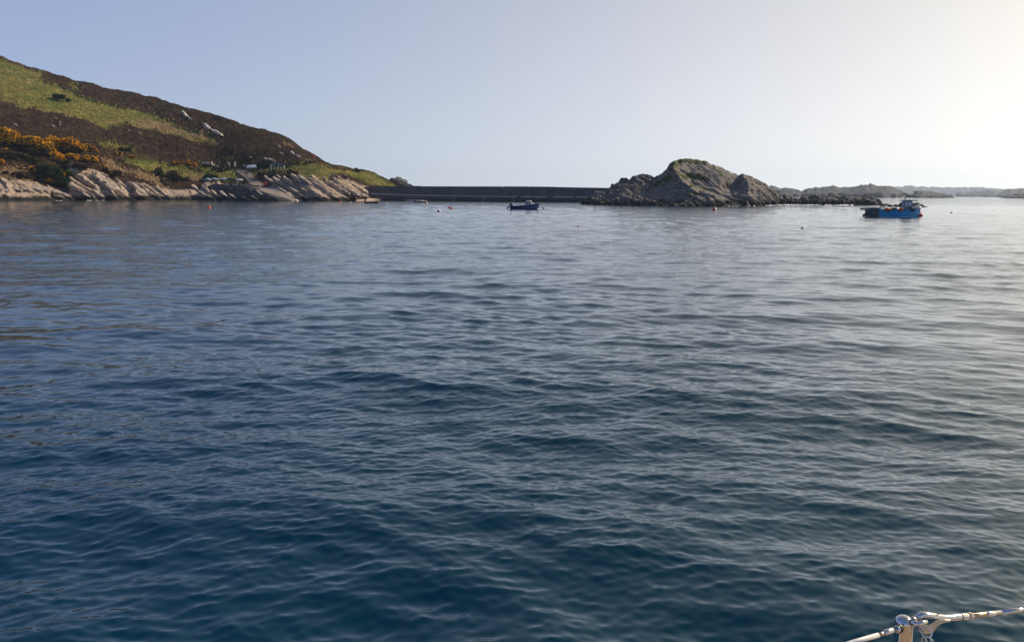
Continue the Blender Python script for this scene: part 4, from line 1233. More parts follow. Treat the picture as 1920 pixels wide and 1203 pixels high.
# ------------------------------------------------------------------ boats
def loft_hull(name, secs, m, parent, inner=True, deck_z=None, transom=True):
    """secs: list of (x, half_beam, gunwale_z, keel_z, flare, bow_shift)"""
    bm = bmesh.new(); k = 7; rows = []
    for (x, b, zt, zk, fl, sh) in secs:
        row = []
        for j in range(-k, k + 1):
            u = j / k; a = abs(u)
            y = math.copysign(b * (a ** fl), u) if b > 0 else 0
            z = zk + (zt - zk) * (a ** (1.9 if fl < 0.8 else 1.3))
            row.append(bm.verts.new((x + sh * (a ** 1.2), y, z)))
        rows.append(row)
    for i in range(len(rows) - 1):
        for j in range(2 * k): bm.faces.new((rows[i][j], rows[i][j + 1], rows[i + 1][j + 1], rows[i + 1][j]))
    bm.faces.new(rows[0][::-1])
    if inner:
        # inner skin: bulwark thickness and a sole
        inn = []
        for i, (x, b, zt, zk, fl, sh) in enumerate(secs):
            bi = max(0.0, b - 0.05); zs = max(zk + 0.15, (deck_z if deck_z is not None else zt - 0.4)); zs = min(zs, zt - 0.06)
            xx = x + sh - (0.06 if i == len(secs) - 1 else 0) + (0.05 if i == 0 else 0)
            inn.append([bm.verts.new((xx, -bi, zt)), bm.verts.new((xx, -bi * 0.93, zs)), bm.verts.new((xx, bi * 0.93, zs)), bm.verts.new((xx, bi, zt))])
        for i in range(len(rows) - 1):
            for j in range(3): bm.faces.new((inn[i][j], inn[i + 1][j], inn[i + 1][j + 1], inn[i][j + 1]))
            bm.faces.new((rows[i][0], rows[i + 1][0], inn[i + 1][0], inn[i][0])); bm.faces.new((rows[i][-1], inn[i][3], inn[i + 1][3], rows[i + 1][-1]))
        bm.faces.new((inn[0][0], inn[0][1], inn[0][2], inn[0][3]))
        bm.faces.new((rows[0][0], inn[0][0], inn[0][3], rows[0][-1]))
        bm.faces.new((inn[-1][3], inn[-1][2], inn[-1][1], inn[-1][0])) if secs[-1][1] > 0.06 else None
    bmesh.ops.remove_doubles(bm, verts=bm.verts, dist=0.0005)
    bmesh.ops.recalc_face_normals(bm, faces=bm.faces)
    o = bm_obj(name, bm, m, parent, True)
    o.data.set_sharp_from_angle(angle=math.radians(35))
    return o

def sheer_tube(name, secs, m, parent, dz=0.0, r=0.035, dy=0.01, zfrac=None, sides=(-1, 1)):
    for sd in sides:
        pts = []
        for (x, b, zt, zk, fl, sh) in secs:
            if zfrac is None: pts.append((x + sh, sd * (b + dy), zt + dz))
            else:
                a = zfrac; pts.append((x + sh * a ** 1.2, sd * (b * a ** fl + dy), zk + (zt - zk) * a ** (1.9 if fl < 0.8 else 1.3)))
        tube(name, pts, r, m, parent, 6)

def float_ball(name, c, r, m, parent, sc=(1, 1, 1)):
    return ball(name, c, r, m, parent, 14, sc)

# blue fishing boat -------------------------------------------------
fb = empty('fishing_boat', at_sea(1673, 406.2), math.radians(-9))
tag(fb, 'bright blue fishing boat with grey wheelhouse and orange floats along its rail', 'boat')
S = [(-3.2, 1.08, 1.16, -0.35, 0.45, 0), (-2.2, 1.15, 1.02, -0.42, 0.45, 0), (-1.0, 1.20, 0.92, -0.45, 0.45, 0), (0.2, 1.20, 0.90, -0.45, 0.48, 0), (1.2, 1.12, 0.97, -0.45, 0.52, 0.0), (2.0, 0.92, 1.08, -0.42, 0.6, 0.05),
     (2.6, 0.62, 1.22, -0.36, 0.72, 0.12), (3.0, 0.34, 1.33, -0.28, 0.85, 0.2), (3.2, 0.03, 1.42, -0.2, 1.0, 0.35)]
loft_hull('hull', S, M['blue_hull'], fb, True, 0.35)
sheer_tube('gunwale', S, M['dark_grey'], fb, 0.02, 0.045)
sheer_tube('bow_topside', [(x, b, z, zk, fl, sh) for (x, b, z, zk, fl, sh) in S[6:]], M['white'], fb, -0.10, 0.09, -0.01)
sheer_tube('waterline_stripe', S, M['white'], fb, 0, 0.02, 0.012, 0.56)
# dark working plate at the stern quarter
for sd in (-1, 1):
    bm = bmesh.new()
    add_box(bm, (-2.62, sd * 1.155, 0.52), (1.10, 0.05, 1.16), 0.01)
    bm_obj('stern_plate', bm, M['dark_grey'], fb)
box('transom_plate', (-3.24, 0, 0.5), (0.05, 2.1, 1.2), M['dark_grey'], fb, 0.01)
for x, z in ((-2.35, 1.05), (-2.85, 0.95), (-2.2, 0.35), (-2.75, 0.45)):
    ball('fitting', (x, -1.2, z), 0.035, M['white'], fb, 8)
box('hauler_platform', (-3.65, 0.0, 1.02), (0.75, 1.6, 0.26), M['wood'], fb, 0.02)
box('working_rail', (-2.2, -1.16, 1.14), (1.9, 0.06, 0.10), M['dark_grey'], fb, 0.01)
box('working_rail', (-2.2, 1.16, 1.14), (1.9, 0.06, 0.10), M['dark_grey'], fb, 0.01)
od = tube('outdrive', [(-3.2, 0, 0.5), (-3.45, 0, 0.32), (-3.62, 0, 0.2), (-3.72, 0, -0.1)], [0.12, 0.14, 0.12, 0.06], M['black'], fb, 8)
bm = bmesh.new()
for k in range(3):
    add_box(bm, (-3.78, 0.12 * math.cos(k * 2.1), 0.2 + 0.12 * math.sin(k * 2.1)), (0.03, 0.09, 0.2), 0, Matrix.Rotation(k * 2.1, 3, 'X'))
bm_obj('propeller', bm, M['black'], od)
# name board patch near the bow
bm = bmesh.new(); add_box(bm, (2.07, -0.965, 0.86), (0.95, 0.03, 0.36), 0.01, Matrix.Rotation(math.radians(-20), 3, 'Z'))
bm_obj('number_board', bm, M['dark_grey'], fb)
bm = bmesh.new(); add_box(bm, (2.07, 0.965, 0.86), (0.95, 0.03, 0.36), 0.01, Matrix.Rotation(math.radians(20), 3, 'Z'))
bm_obj('number_board', bm, M['dark_grey'], fb)
# white inside of the high bow
for sd in (-1, 1):
    bm = bmesh.new()
    q = [(2.0, .86 * sd, 1.10), (2.55, .56 * sd, 1.26), (3.0, .26 * sd, 1.40), (3.3, .03 * sd, 1.5), (3.3, .02 * sd, 1.25), (3.0, .2 * sd, 1.2), (2.55, .5 * sd, 1.05), (2.0, .78 * sd, 0.9)]
    f = bm.faces.new([bm.verts.new(v) for v in q]); r_ = bmesh.ops.extrude_face_region(bm, geom=[f])
    bmesh.ops.translate(bm, vec=(0, -0.04 * sd, 0), verts=[v for v in r_['geom'] if isinstance(v, bmesh.types.BMVert)])
    bmesh.ops.recalc_face_normals(bm, faces=bm.faces)
    bm_obj('bulwark', bm, M['white'], fb)
tube('bow_rail', [(2.2, -.8, 1.1), (2.3, -.74, 1.42), (2.9, -.36, 1.52), (3.45, 0, 1.58), (2.9, .36, 1.52), (2.3, .74, 1.42), (2.2, .8, 1.1)], 0.022, M['offwhite'], fb, 6)
# wheelhouse
wh = empty('wheelhouse', (1.72, 0, 0.35)); wh.parent = fb
bm = bmesh.new()
b0 = [(-0.55, -0.62, 0), (0.62, -0.62, 0), (0.62, 0.62, 0), (-0.55, 0.62, 0)]; b1 = [(-0.5, -0.56, 1.72), (0.5, -0.56, 1.86), (0.5, 0.56, 1.86), (-0.5, 0.56, 1.72)]
v0 = [bm.verts.new(v) for v in b0]; v1 = [bm.verts.new(v) for v in b1]
for i in range(4): bm.faces.new((v0[i], v0[(i + 1) % 4], v1[(i + 1) % 4], v1[i]))
bm.faces.new(v1); bm.faces.new(v0[::-1])
bmesh.ops.bevel(bm, geom=list(bm.edges), offset=0.03, segments=1, affect='EDGES')
bm_obj('wall', bm, M['grey_paint'], wh)
for sd in (-1, 1):
    box('window_pane', (-0.22, sd * 0.585, 1.36), (0.26, 0.05, 0.46), M['offwhite'], wh, 0.01)
    box('window_pane', (0.22, sd * 0.585, 1.34), (0.34, 0.05, 0.56), M['offwhite'], wh, 0.01)
    box('door', (0.30, sd * 0.615, 0.72), (0.42, 0.03, 0.62), M['dark_grey'], wh, 0.01)
for y in (-0.27, 0.27): box('window_pane', (0.545, y, 1.42), (0.04, 0.44, 0.5), M['glass'], wh, 0.01)
box('roof', (0.20, 0, 1.86), (1.75, 1.32, 0.07), M['dark_grey'], wh, 0.02)
box('visor', (0.92, 0, 1.80), (0.5, 1.2, 0.06), M['dark_grey'], wh, 0.01)
box('antenna_bar', (-0.55, 0, 1.80), (0.9, 0.06, 0.05), M['dark_grey'], wh)
mast = empty('mast', (0.32, 0, 1.9)); mast.parent = wh
# thing > wheelhouse > parts only: mast pieces hang directly on the boat
mast.parent = fb; mast.location = (2.02, 0, 2.24)
tube('pole', [(0, 0, 0), (-0.05, 0, 0.75)], 0.035, M['dark_grey'], mast, 6)
tube('stay', [(-0.75, 0, 0.02), (-0.1, 0, 0.62)], 0.045, M['dark_grey'], mast, 6)
tube('aerial', [(-0.3, 0.2, 0.0), (-0.42, 0.2, 0.85)], 0.018, M['dark_grey'], mast, 5)
box('radar', (-0.05, 0, 0.55), (0.3, 0.34, 0.12), M['dark_grey'], mast, 0.03)
ball('light', (-0.05, 0, 0.82), 0.06, M['offwhite'], mast, 8)
box('engine_box', (0.75, 0, 0.62), (0.9, 0.9, 0.5), M['grey_paint'], fb, 0.03)
box('fish_box', (-0.10, -0.75, 0.72), (0.75, 0.45, 0.34), M['offwhite'], fb, 0.03)
tag(box('fish_crate', (0, 0, 0), (0.72, 0.42, 0.34), M['green'], None, 0.03), 'green fish crate on the blue boat between the orange floats', 'crate')
_c = [o for o in COL.objects if o.name == 'fish_crate'][0]
_c.matrix_world = Matrix.Translation(fb.location) @ Matrix.Rotation(math.radians(-9), 4, 'Z') @ Matrix.Translation((-0.10, -0.75, 1.07))
tube('hauler_frame', [(-1.35, -0.9, 0.4), (-1.35, -0.9, 1.35), (-1.35, 0.9, 1.35), (-1.35, 0.9, 0.4)], 0.035, M['dark_grey'], fb, 6)
tube('post', [(0.95, -0.85, 0.6), (0.95, -0.85, 1.45)], 0.03, M['dark_grey'], fb, 6)
tube('post', [(-1.9, 0.3, 0.6), (-2.0, 0.3, 1.9)], 0.025, M['offwhite'], fb, 6)
MW = Matrix.Translation(fb.location) @ Matrix.Rotation(math.radians(-9), 4, 'Z')
def loose_buoy(name, p, r, m, label, group, topm=None, half=False):
    root = empty(name, p)
    float_ball('float', (0, 0, 0), r, m, root)
    bm = bmesh.new(); bmesh.ops.create_cone(bm, segments=10, radius1=r * 0.33, radius2=r * 0.2, depth=r * 0.4, cap_ends=True)
    bmesh.ops.translate(bm, vec=(0, 0, r * 1.1), verts=bm.verts)
    bm_obj('eye', bm, topm or m, root)
    tag(root, label, 'buoy', group)
    return root
for x, r, m_, lab in [(-1.12, 0.29, 'orange', 'large orange float hung on the blue boat rail, leftmost of three'), (-0.78, 0.22, 'orange', 'smaller orange float touching the leftmost large one on the rail'), (0.62, 0.30, 'orange', 'large orange float on the blue boat rail just aft of the wheelhouse')]:
    b_ = loose_buoy('net_float', MW @ Vector((x, -1.22 - r * 0.55, 0.98)), r, M[m_], lab, 'orange floats on the fishing boat')
    b_.rotation_euler = (1.2, 0.3, 0)
# mooring line and its red buoy
pb = MW @ Vector((3.5, 0, 1.42)); mb_ = at_sea(1724.5, 406.0, 0.05)
o = tube('mooring_line', [pb, pb.lerp(mb_, 0.5) + Vector((-0.06, 0, -0.1)), mb_ + Vector((-0.15, 0, 0))], 0.035, M['dark_rope'], None, 5)
tag(o, 'dark mooring line dropping from the fishing boat bow to its red buoy', 'rope')

# navy motorboat -----------------------------------------------------
mbt = empty('motorboat', at_sea(981, 392.3), math.radians(-6))
tag(mbt, 'navy blue motorboat with white cuddy cabin and tilted black outboard', 'boat')
S2 = [(-2.45, 0.86, 0.62, -0.2, 0.45, 0), (-1.6, 0.95, 0.60, -0.26, 0.45, 0), (-0.6, 1.0, 0.64, -0.28, 0.5, 0), (0.4, 0.98, 0.72, -0.28, 0.55, 0), (1.2, 0.84, 0.84, -0.28, 0.62, 0.06), (1.9, 0.56, 1.0, -0.25, 0.75, 0.16), (2.4, 0.26, 1.12, -0.2, 0.9, 0.3), (2.6, 0.02, 1.2, -0.15, 1.0, 0.45)]
loft_hull('hull', S2, M['navy_hull'], mbt, True, 0.2)
sheer_tube('rubbing_strake', S2, M['dark_grey'], mbt, 0.0, 0.03)
sheer_tube('side_deck', [(x, b - 0.1, z + .06, zk, fl, sh) for (x, b, z, zk, fl, sh) in S2[:6]], M['offwhite'], mbt, 0, 0.05)
cd = bpy.data.meshes.new('cabin'); bm = bmesh.new()
lo = [(0.35, -.74, .66), (0.95, -.72, .74), (1.75, -.5, .9), (1.95, 0, .98), (1.75, .5, .9), (0.95, .72, .74), (0.35, .74, .66)]
hi = [(0.55, -.58, 1.56), (0.95, -.57, 1.66), (1.42, -.45, 1.60), (1.52, 0, 1.62), (1.42, .45, 1.60), (0.95, .57, 1.66), (0.55, .58, 1.56)]
v0 = [bm.verts.new(v) for v in lo]; v1 = [bm.verts.new(v) for v in hi]
for i in range(6): bm.faces.new((v0[i], v0[i + 1], v1[i + 1], v1[i]))
bm.faces.new(v1)
r_ = bmesh.ops.solidify(bm, geom=list(bm.faces), thickness=0.04)
bmesh.ops.recalc_face_normals(bm, faces=bm.faces)
cb = bm_obj('cabin', bm, M['white'], mbt)
def quad_pane(name, q, m, parent, t=0.02):
    bm = bmesh.new(); f = bm.faces.new([bm.verts.new(v) for v in q]); n = (Vector(q[1]) - Vector(q[0])).cross(Vector(q[2]) - Vector(q[0])).normalized()
    r_ = bmesh.ops.extrude_face_region(bm, geom=[f]); bmesh.ops.translate(bm, vec=n * t, verts=[v for v in r_['geom'] if isinstance(v, bmesh.types.BMVert)])
    bmesh.ops.recalc_face_normals(bm, faces=bm.faces); return bm_obj(name, bm, m, parent)
quad_pane('window_pane', [(0.42, -.755, .84), (0.98, -.735, .86), (0.97, -.625, 1.38), (0.55, -.635, 1.36)], M['glass'], cb)
quad_pane('window_pane', [(1.04, -.73, .9), (1.5, -.59, .98), (1.36, -.51, 1.42), (1.04, -.62, 1.42)], M['glass'], cb)
quad_pane('window_pane', [(0.42, .755, .84), (0.55, .635, 1.36), (0.97, .625, 1.38), (0.98, .735, .86)], M['glass'], cb)
quad_pane('window_pane', [(1.80, -.4, 1.0), (1.93, -.04, 1.05), (1.58, -.04, 1.5), (1.52, -.36, 1.48)], M['glass'], cb)
quad_pane('window_pane', [(1.80, .4, 1.0), (1.52, .36, 1.48), (1.58, .04, 1.5), (1.93, .04, 1.05)], M['glass'], cb)
box('foredeck', (1.95, 0, .93), (0.9, .7, .05), M['offwhite'], mbt, 0.01, Matrix.Rotation(math.radians(-12), 3, 'Y'))
def outboard(parent, x, z, s=1.0, tilt=0.6):
    ob = empty('outboard', (x, 0, z)); ob.parent = parent; ob.rotation_euler = (0, tilt, 0)
    bm = bmesh.new(); add_box(bm, (-0.12 * s, 0, 0.42 * s), (0.5 * s, 0.36 * s, 0.46 * s), 0.09 * s); bm_obj('cowl', bm, M['black'], ob, True)
    tube('shaft', [(-0.14 * s, 0, 0.25 * s), (-0.16 * s, 0, -0.4 * s), (-0.12 * s, 0, -0.62 * s)], [(0.09 * s, 0.11 * s), (0.05 * s, 0.1 * s), (0.03 * s, 0.08 * s)], M['black'], ob, 8)
    box('anti_splash_plate', (-0.24 * s, 0, -0.34 * s), (0.36 * s, 0.2 * s, 0.03), M['black'], ob)
    bm = bmesh.new()
    for k in range(3): add_box(bm, (-0.28 * s, 0.09 * s * math.cos(k * 2.1), -0.48 * s + 0.09 * s * math.sin(k * 2.1)), (0.03, 0.06 * s, 0.16 * s), 0, Matrix.Rotation(k * 2.1, 3, 'X'))
    bm_obj('propeller', bm, M['black'], ob)
    return ob
outboard(mbt, -2.5, 0.45, 1.15, 0.75)
box('trim_bracket', (-2.52, -0.25, 0.12), (0.12, 0.1, 0.3), M['white'], mbt, 0.02)
box('thwart', (-1.2, 0, .52), (.3, 1.8, .05), M['offwhite'], mbt, .01)
box('locker', (-1.9, 0.0, .55), (.5, 1.1, .35), M['offwhite'], mbt, .02)
ball('fender', (-1.75, -.86, .7), .11, M['white'], mbt, 8)
MW2 = Matrix.Translation(mbt.location) @ Matrix.Rotation(math.radians(-6), 4, 'Z')
pb = MW2 @ Vector((3.0, 0, 1.16)); mb2 = at_sea(1019, 391.6, 0.08)
o = tube('mooring_line', [pb, pb.lerp(mb2, 0.55) + Vector((-0.03, 0, -0.08)), mb2], 0.03, M['dark_rope'], None, 5)
tag(o, 'thin mooring line from the navy motorboat bow to a small red buoy', 'rope')

# black dinghy --------------------------------------------------------
dg = empty('dinghy', at_sea(696, 381.2), math.radians(-4))
tag(dg, 'small black open dinghy with outboard afloat off the beach', 'dinghy')
S3 = [(-1.75, .62, .46, -.12, .5, 0), (-0.9, .7, .42, -.15, .5, 0), (0.1, .72, .42, -.15, .55, 0), (1.0, .6, .5, -.15, .65, .06), (1.6, .34, .6, -.12, .85, .16), (1.85, .02, .68, -.1, 1, .28)]
loft_hull('hull', S3, M['black'], dg, True, 0.12)
sheer_tube('rubbing_strake', S3, M['dark_grey'], dg, 0, 0.035)
for x in (-.8, .5): box('thwart', (x, 0, .34), (.25, 1.25, .04), M['wood'], dg, .01)
outboard(dg, -1.82, 0.42, 0.95, 0.25)
tube('tiller', [(-1.9, 0, .75), (-2.6, 0.05, .62)], .03, M['black'], dg, 6)

# grey inflatable by the quay ----------------------------------------
ib = empty('inflatable_boat', at_sea(789, 380.0), math.radians(-3))
tag(ib, 'dark grey inflatable boat with a console lying by the foot of the breakwater', 'inflatable')
loop = [(-1.9, -.6, .22), (-.6, -.66, .22), (.8, -.64, .26), (1.5, -.45, .36), (1.95, 0, .46), (1.5, .45, .36), (.8, .64, .26), (-.6, .66, .22), (-1.9, .6, .22)]
tube('tube', loop, .19, M['dark_grey'], ib, 10)
box('floor', (-.2, 0, .08), (3.2, 1.0, .08), M['grey_paint'], ib, .01)
box('transom', (-1.75, 0, .3), (.08, .9, .45), M['dark_grey'], ib, .01)
box('seat', (-.6, 0, .45), (.4, .5, .5), M['grey_paint'], ib, .03)
box('console', (.5, 0, .55), (.45, .6, .65), M['offwhite'], ib, .04)
outboard(ib, -1.85, .35, .9, .1)
for x in (-.2, .3, 1.0): ball('grab_bag', (x, -.3, .4), .16, M['grey_paint'], ib, 8)

# ------------------------------------------------------------------ buoys
BG = 'mooring buoys floating in the bay'
def sea_buoy(px, py, rpx, m, label, topm=None, squash=1.0, rz=0.0, tilt=0.5):
    p = at_sea(px, py, 0); s = p.length / F
    r = rpx * s
    root = empty('mooring_buoy', p + Vector((0, 0, r * 0.35)), rz)
    root.rotation_euler = (0, tilt, rz)
    bm = bmesh.new(); bmesh.ops.create_uvsphere(bm, u_segments=18, v_segments=12, radius=r)
    bmesh.ops.transform(bm, matrix=Matrix.Diagonal((1, 1, squash, 1)), verts=bm.verts)
    bm_obj('float', bm, m, root, True)
    if topm is not None:
        bm = bmesh.new(); bmesh.ops.create_uvsphere(bm, u_segments=18, v_segments=12, radius=r * 1.02)
        bmesh.ops.bisect_plane(bm, geom=list(bm.verts) + list(bm.edges) + list(bm.faces), plane_co=(0, 0, r * 0.42), plane_no=(0, 0, 1), clear_inner=True)
        bm_obj('cap', bm, topm, root, True)
    bm = bmesh.new(); bmesh.ops.create_cone(bm, segments=10, radius1=r * 0.28, radius2=r * 0.16, depth=r * 0.4, cap_ends=True)
    bmesh.ops.translate(bm, vec=(0, 0, r * squash * 1.12), verts=bm.verts)
    bm_obj('pick_up_eye', bm, m, root)
    tag(root, label, 'buoy', BG)
    return root
sea_buoy(392.5, 390.2, 2.6, M['orange'], 'pale red buoy out in front of the left rocks, alone')
sea_buoy(556, 377.6, 2.5, M['amber'], 'orange and white buoy near the foot of the slipway', M['white'])
sea_buoy(636.5, 379.4, 1.9, M['red'], 'small red buoy off the long rock beds, left of the black dinghy')
sea_buoy(657.5, 380.3, 1.2, M['offwhite'], 'tiny whitish buoy between the small red buoy and the black dinghy')
sea_buoy(725, 380.6, 1.6, M['amber'], 'tiny pale amber buoy right of the black dinghy')
sea_buoy(722.5, 374.4, 1.9, M['white'], 'small white buoy lying on the water edge of the beach')
sea_buoy(800, 381.8, 2.4, M['amber'], 'amber buoy at the bow of the grey inflatable', M['offwhite'])
sea_buoy(823, 396.8, 3.1, M['red'], 'red buoy with a white top in open water left of the navy motorboat', M['white'], 1, 0, 0.7)
sea_buoy(842.6, 390.4, 2.4, M['red'], 'red buoy, left one of a touching pair before the breakwater')
sea_buoy(846.2, 391.3, 2.4, M['red'], 'red buoy, right one of a touching pair before the breakwater')
sea_buoy(1019.3, 391.6, 2.0, M['red'], 'small red buoy just ahead of the navy motorboat bow')
sea_buoy(1083.5, 424.8, 1.6, M['red'], 'tiny red buoy nearest the camera in mid bay')
sea_buoy(1339.5, 394.4, 3.8, M['red'], 'red buoy with a white top below the islet', M['white'], 1, 0, 1.3)
sea_buoy(1724.5, 406.0, 4.6, M['red'], 'large dark red buoy floating under the fishing boat bow')
sea_buoy(1504, 428.6, 2.3, M['black'], 'black buoy in open water below the reef', None, .8)
sea_buoy(1783.5, 399.3, 1.5, M['black'], 'tiny black buoy right of the fishing boat', None, .8)
sea_buoy(488, 386.5, 0.8, M['orange'], 'faint tiny buoy in front of the slipway', None)

# ------------------------------------------------------------------ things on the headland
def on_ground(px, py, dz=0.0):
    return on_head(px, py) + Vector((0, 0, dz))
# red lifebuoy housing
p = on_ground(498.5, 350.0, 0.1); s = p.y / F
lb = empty('lifebuoy_post', p)
tube('post', [(0, 0, -0.6), (0, 0, 1.0)], 0.11, M['offwhite'], lb, 8)
bm = bmesh.new(); bmesh.ops.create_cone(bm, segments=24, radius1=3.7 * s, radius2=3.4 * s, depth=0.3, cap_ends=True)
bmesh.ops.rotate(bm, matrix=Matrix.Rotation(math.radians(90), 3, 'X'), verts=bm.verts); bmesh.ops.translate(bm, vec=(0, -0.1, 1.45), verts=bm.verts)
hz = bm_obj('housing', bm, M['red'], lb)
bm = bmesh.new(); bmesh.ops.create_cone(bm, segments=20, radius1=2.3 * s, radius2=1.9 * s, depth=0.10, cap_ends=True)
bmesh.ops.rotate(bm, matrix=Matrix.Rotation(math.radians(90), 3, 'X'), verts=bm.verts); bmesh.ops.translate(bm, vec=(0, -0.3, 1.45), verts=bm.verts)
bm_obj('lid_boss', bm, M['red'], hz)
tag(lb, 'round red lifebuoy housing on a post at the head of the slipway', 'lifebuoy')
# posts and signs
def post(px, py, hpx, r, m, name, label, cat, group=None):
    p = on_ground(px, py, 0); s = p.y / F
    root = empty(name, p)
    tube('shaft', [(0, 0, -0.8), (0, 0, hpx * s)], r, m, root, 8)
    tag(root, label, cat, group); return root, s
r_, s = post(429.6, 314, 10.5, 0.13, M['offwhite'], 'signpost', 'white signpost with a wide board on the grass above the slipway', 'sign')
box('board', (-0.25, -0.15, 9.4 * s), (1.3, 0.06, 0.65), M['offwhite'], r_, 0.01)
r_, s = post(440.8, 315, 11.5, 0.16, M['offwhite'], 'marker_post', 'tallest plain white post between the signpost and the upturned boat', 'post')
ball('cap', (0, 0, 11.5 * s), 0.2, M['offwhite'], r_, 8)
box('base_box', (-0.35, 0, 1.0), (0.35, 0.3, 1.2), M['offwhite'], r_, 0.02)
r_, s = post(457, 315.5, 6.5, 0.17, M['offwhite'], 'stone_post', 'short grey post beside the head of the track', 'post')
box('cap', (0, 0, 6.6 * s), (0.45, 0.45, 0.15), M['offwhite'], r_, 0.02)
r_, s = post(398.5, 313, 9.5, 0.14, M['offwhite'], 'marker_post', 'white post rising from the pale rocks left of the signpost', 'post')
ball('cap', (0, 0, 9.5 * s), 0.26, M['white'], r_, 8)
r_, s = post(113.7, 236, 8, 0.07, M['offwhite'], 'marker_post', 'thin pale pole alone on the heather above the gorse', 'post')
ball('cap', (0, 0, 8 * s), 0.12, M['offwhite'], r_, 8)
# drying rack: five white posts under blue green nets
p0 = on_ground(508.5, 321, 0); s = p0.y / F
rack = empty('drying_rack', p0)
tag(rack, 'five white posts with blue green netting over them on the grass terrace', 'rack')
zt_ = 11.0 * s
for px, py in [(508.5, 321.5), (513, 319.0), (518.6, 318.6), (524.3, 318.6), (531, 319.5)]:
    x = (px - 508.5) * s
    tube('post', [(x, 0.6 * (321.5 - py), -1.0 + (321.5 - py) * s), (x, 0.6 * (321.5 - py), zt_ - (0.2 if px > 509 else 0))], 0.13 if px in (508.5, 531) else 0.10, M['white'], rack, 8)
tube('rail', [((508 - 508.5) * s, 0, zt_), ((531.5 - 508.5) * s, 1.2, zt_ - 0.1)], 0.06, M['wood'], rack, 6)
bm = bmesh.new(); nx_, ny_ = 26, 6; vs = []
for i in range(nx_):
    for j in range(ny_):
        x = (-0.2 + 25 * i / (nx_ - 1)) * s; y = 1.2 + 2.2 * j / (ny_ - 1)
        z = zt_ + 0.30 + 0.42 * float(vnoise(x * 0.9, y * 0.8, 0, 5)) - 0.3 * (abs(j / (ny_ - 1) - 0.4))
        vs.append(bm.verts.new((x, y - 1.0, z)))
for i in range(nx_ - 1):
    for j in range(ny_ - 1):
        bm.faces.new((vs[i * ny_ + j], vs[(i + 1) * ny_ + j], vs[(i + 1) * ny_ + j + 1], vs[i * ny_ + j + 1]))
bmesh.ops.solidify(bm, geom=list(bm.faces), thickness=0.2)
bm_obj('netting', bm, M['blue_net'], rack)

def upturned(name, px, py, Lpx, hpx, m, label, rz=0.0, tilt=0.0, trestle=True, m2=None, lift=0.5):
    p = on_ground(px, py, 0); s = p.y / F; L = Lpx * s; H = hpx * s
    root = empty(name, p + Vector((0, 0, lift)), rz)
    k = 9; rows = []; bm = bmesh.new()
    for i in range(13):
        u = i / 12; w = 0.85 * (min(1, (u * 1.15 + 0.52)) if u < .45 else math.sqrt(max(0.0, 1 - ((u - 0.45) / 0.56) ** 2.2))) * (L / 5) ** 0.5
        hh = H * (0.82 + 0.18 * math.sin(u * 3.1)) * (1 if u < .8 else 1 - (u - .8) * 1.5)
        row = []
        for j in range(k):
            a = math.pi * j / (k - 1)
            row.append(bm.verts.new(((u - .5) * L, -w * math.cos(a), hh * math.sin(a) ** 0.75 + tilt * (u - .5) * L)))
        rows.append(row)
    for i in range(12):
        for j in range(k - 1): bm.faces.new((rows[i][j], rows[i][j + 1], rows[i + 1][j + 1], rows[i + 1][j]))
    bm.faces.new(rows[0][::-1])
    bmesh.ops.recalc_face_normals(bm, faces=bm.faces)
    bmesh.ops.solidify(bm, geom=list(bm.faces), thickness=0.05)
    bm_obj('hull', bm, m, root, True)
    tube('keel', [(-L * .46, 0, H * 1.0 - tilt * L * .46), (0, 0, H * 1.06), (L * .4, 0, H * .95 + tilt * L * .4)], 0.06, m2 or m, root, 6)
    if trestle:
        for x in (-L * .25, L * .22):
            bm = bmesh.new(); add_box(bm, (x, 0, -0.35 + tilt * x), (0.15, 1.2, 0.8)); bm_obj('trestle', bm, M['wood'], root)
    tag(root, label, 'boat'); return root
upturned('upturned_boat', 475, 319, 24, 5.4, M['white'], 'white boat hull laid upside down on trestles beside the track', 0.05, 0.02, True, None, 0.9)
upturned('upturned_dinghy', 420, 338, 14, 3.0, M['offwhite'], 'white upturned dinghy, leftmost of three on the bank above the dark cleft', 0, 0, True, None, 0.3)
upturned('upturned_dinghy', 435, 339.5, 20, 3.6, M['black'], 'dark upturned dinghy, middle of three on the bank above the dark cleft', 0, 0, True, None, 0.2)
upturned('upturned_dinghy', 449.5, 340, 12, 2.8, M['white'], 'short bright white dinghy, rightmost of three on the bank', 0, 0, True, None, 0.35)
# black engine on a stand near the white hull
p = on_ground(490.5, 319.5, 0); e = empty('engine', p); tag(e, 'black engine on a small stand at the right end of the white upturned boat', 'engine')
box('stand', (0, 0, 0.1), (0.9, 0.6, 0.9), M['wood'], e, 0.03)
bm = bmesh.new(); add_box(bm, (0, 0, 0.95), (1.1, 0.7, 0.8), 0.18); bm_obj('cowl', bm, M['black'], e, True)
# dark covered heap at the left of the dinghies
p = on_ground(402, 337, 0)
for i, (px, py, w, h, lab) in enumerate([(389, 337.5, 16, 6, 'grey tarpaulin covered heap left of the upturned dinghies'), (402, 337, 18, 5.5, 'grey covered heap just beside the leftmost upturned dinghy')]):
    q = on_ground(px, py, 0.2); s = q.y / F
    o = rock_obj('covered_heap', q, (w * s, 2.5, h * s * 1.3), 1300 + i, M['grey_paint'], None, (0, 0, 0.1 * i), 3, 10, 0.08)
    tag(o, lab, 'heap')
# red buoy lodged on the skyline
p = on_ground(589, 297.5, 0.3); s = p.y / F
loose_buoy('marker_buoy', p + Vector((0, -0.3, 0.5)), 1.9 * s, M['red'], 'small red buoy high on the heather skyline', None)

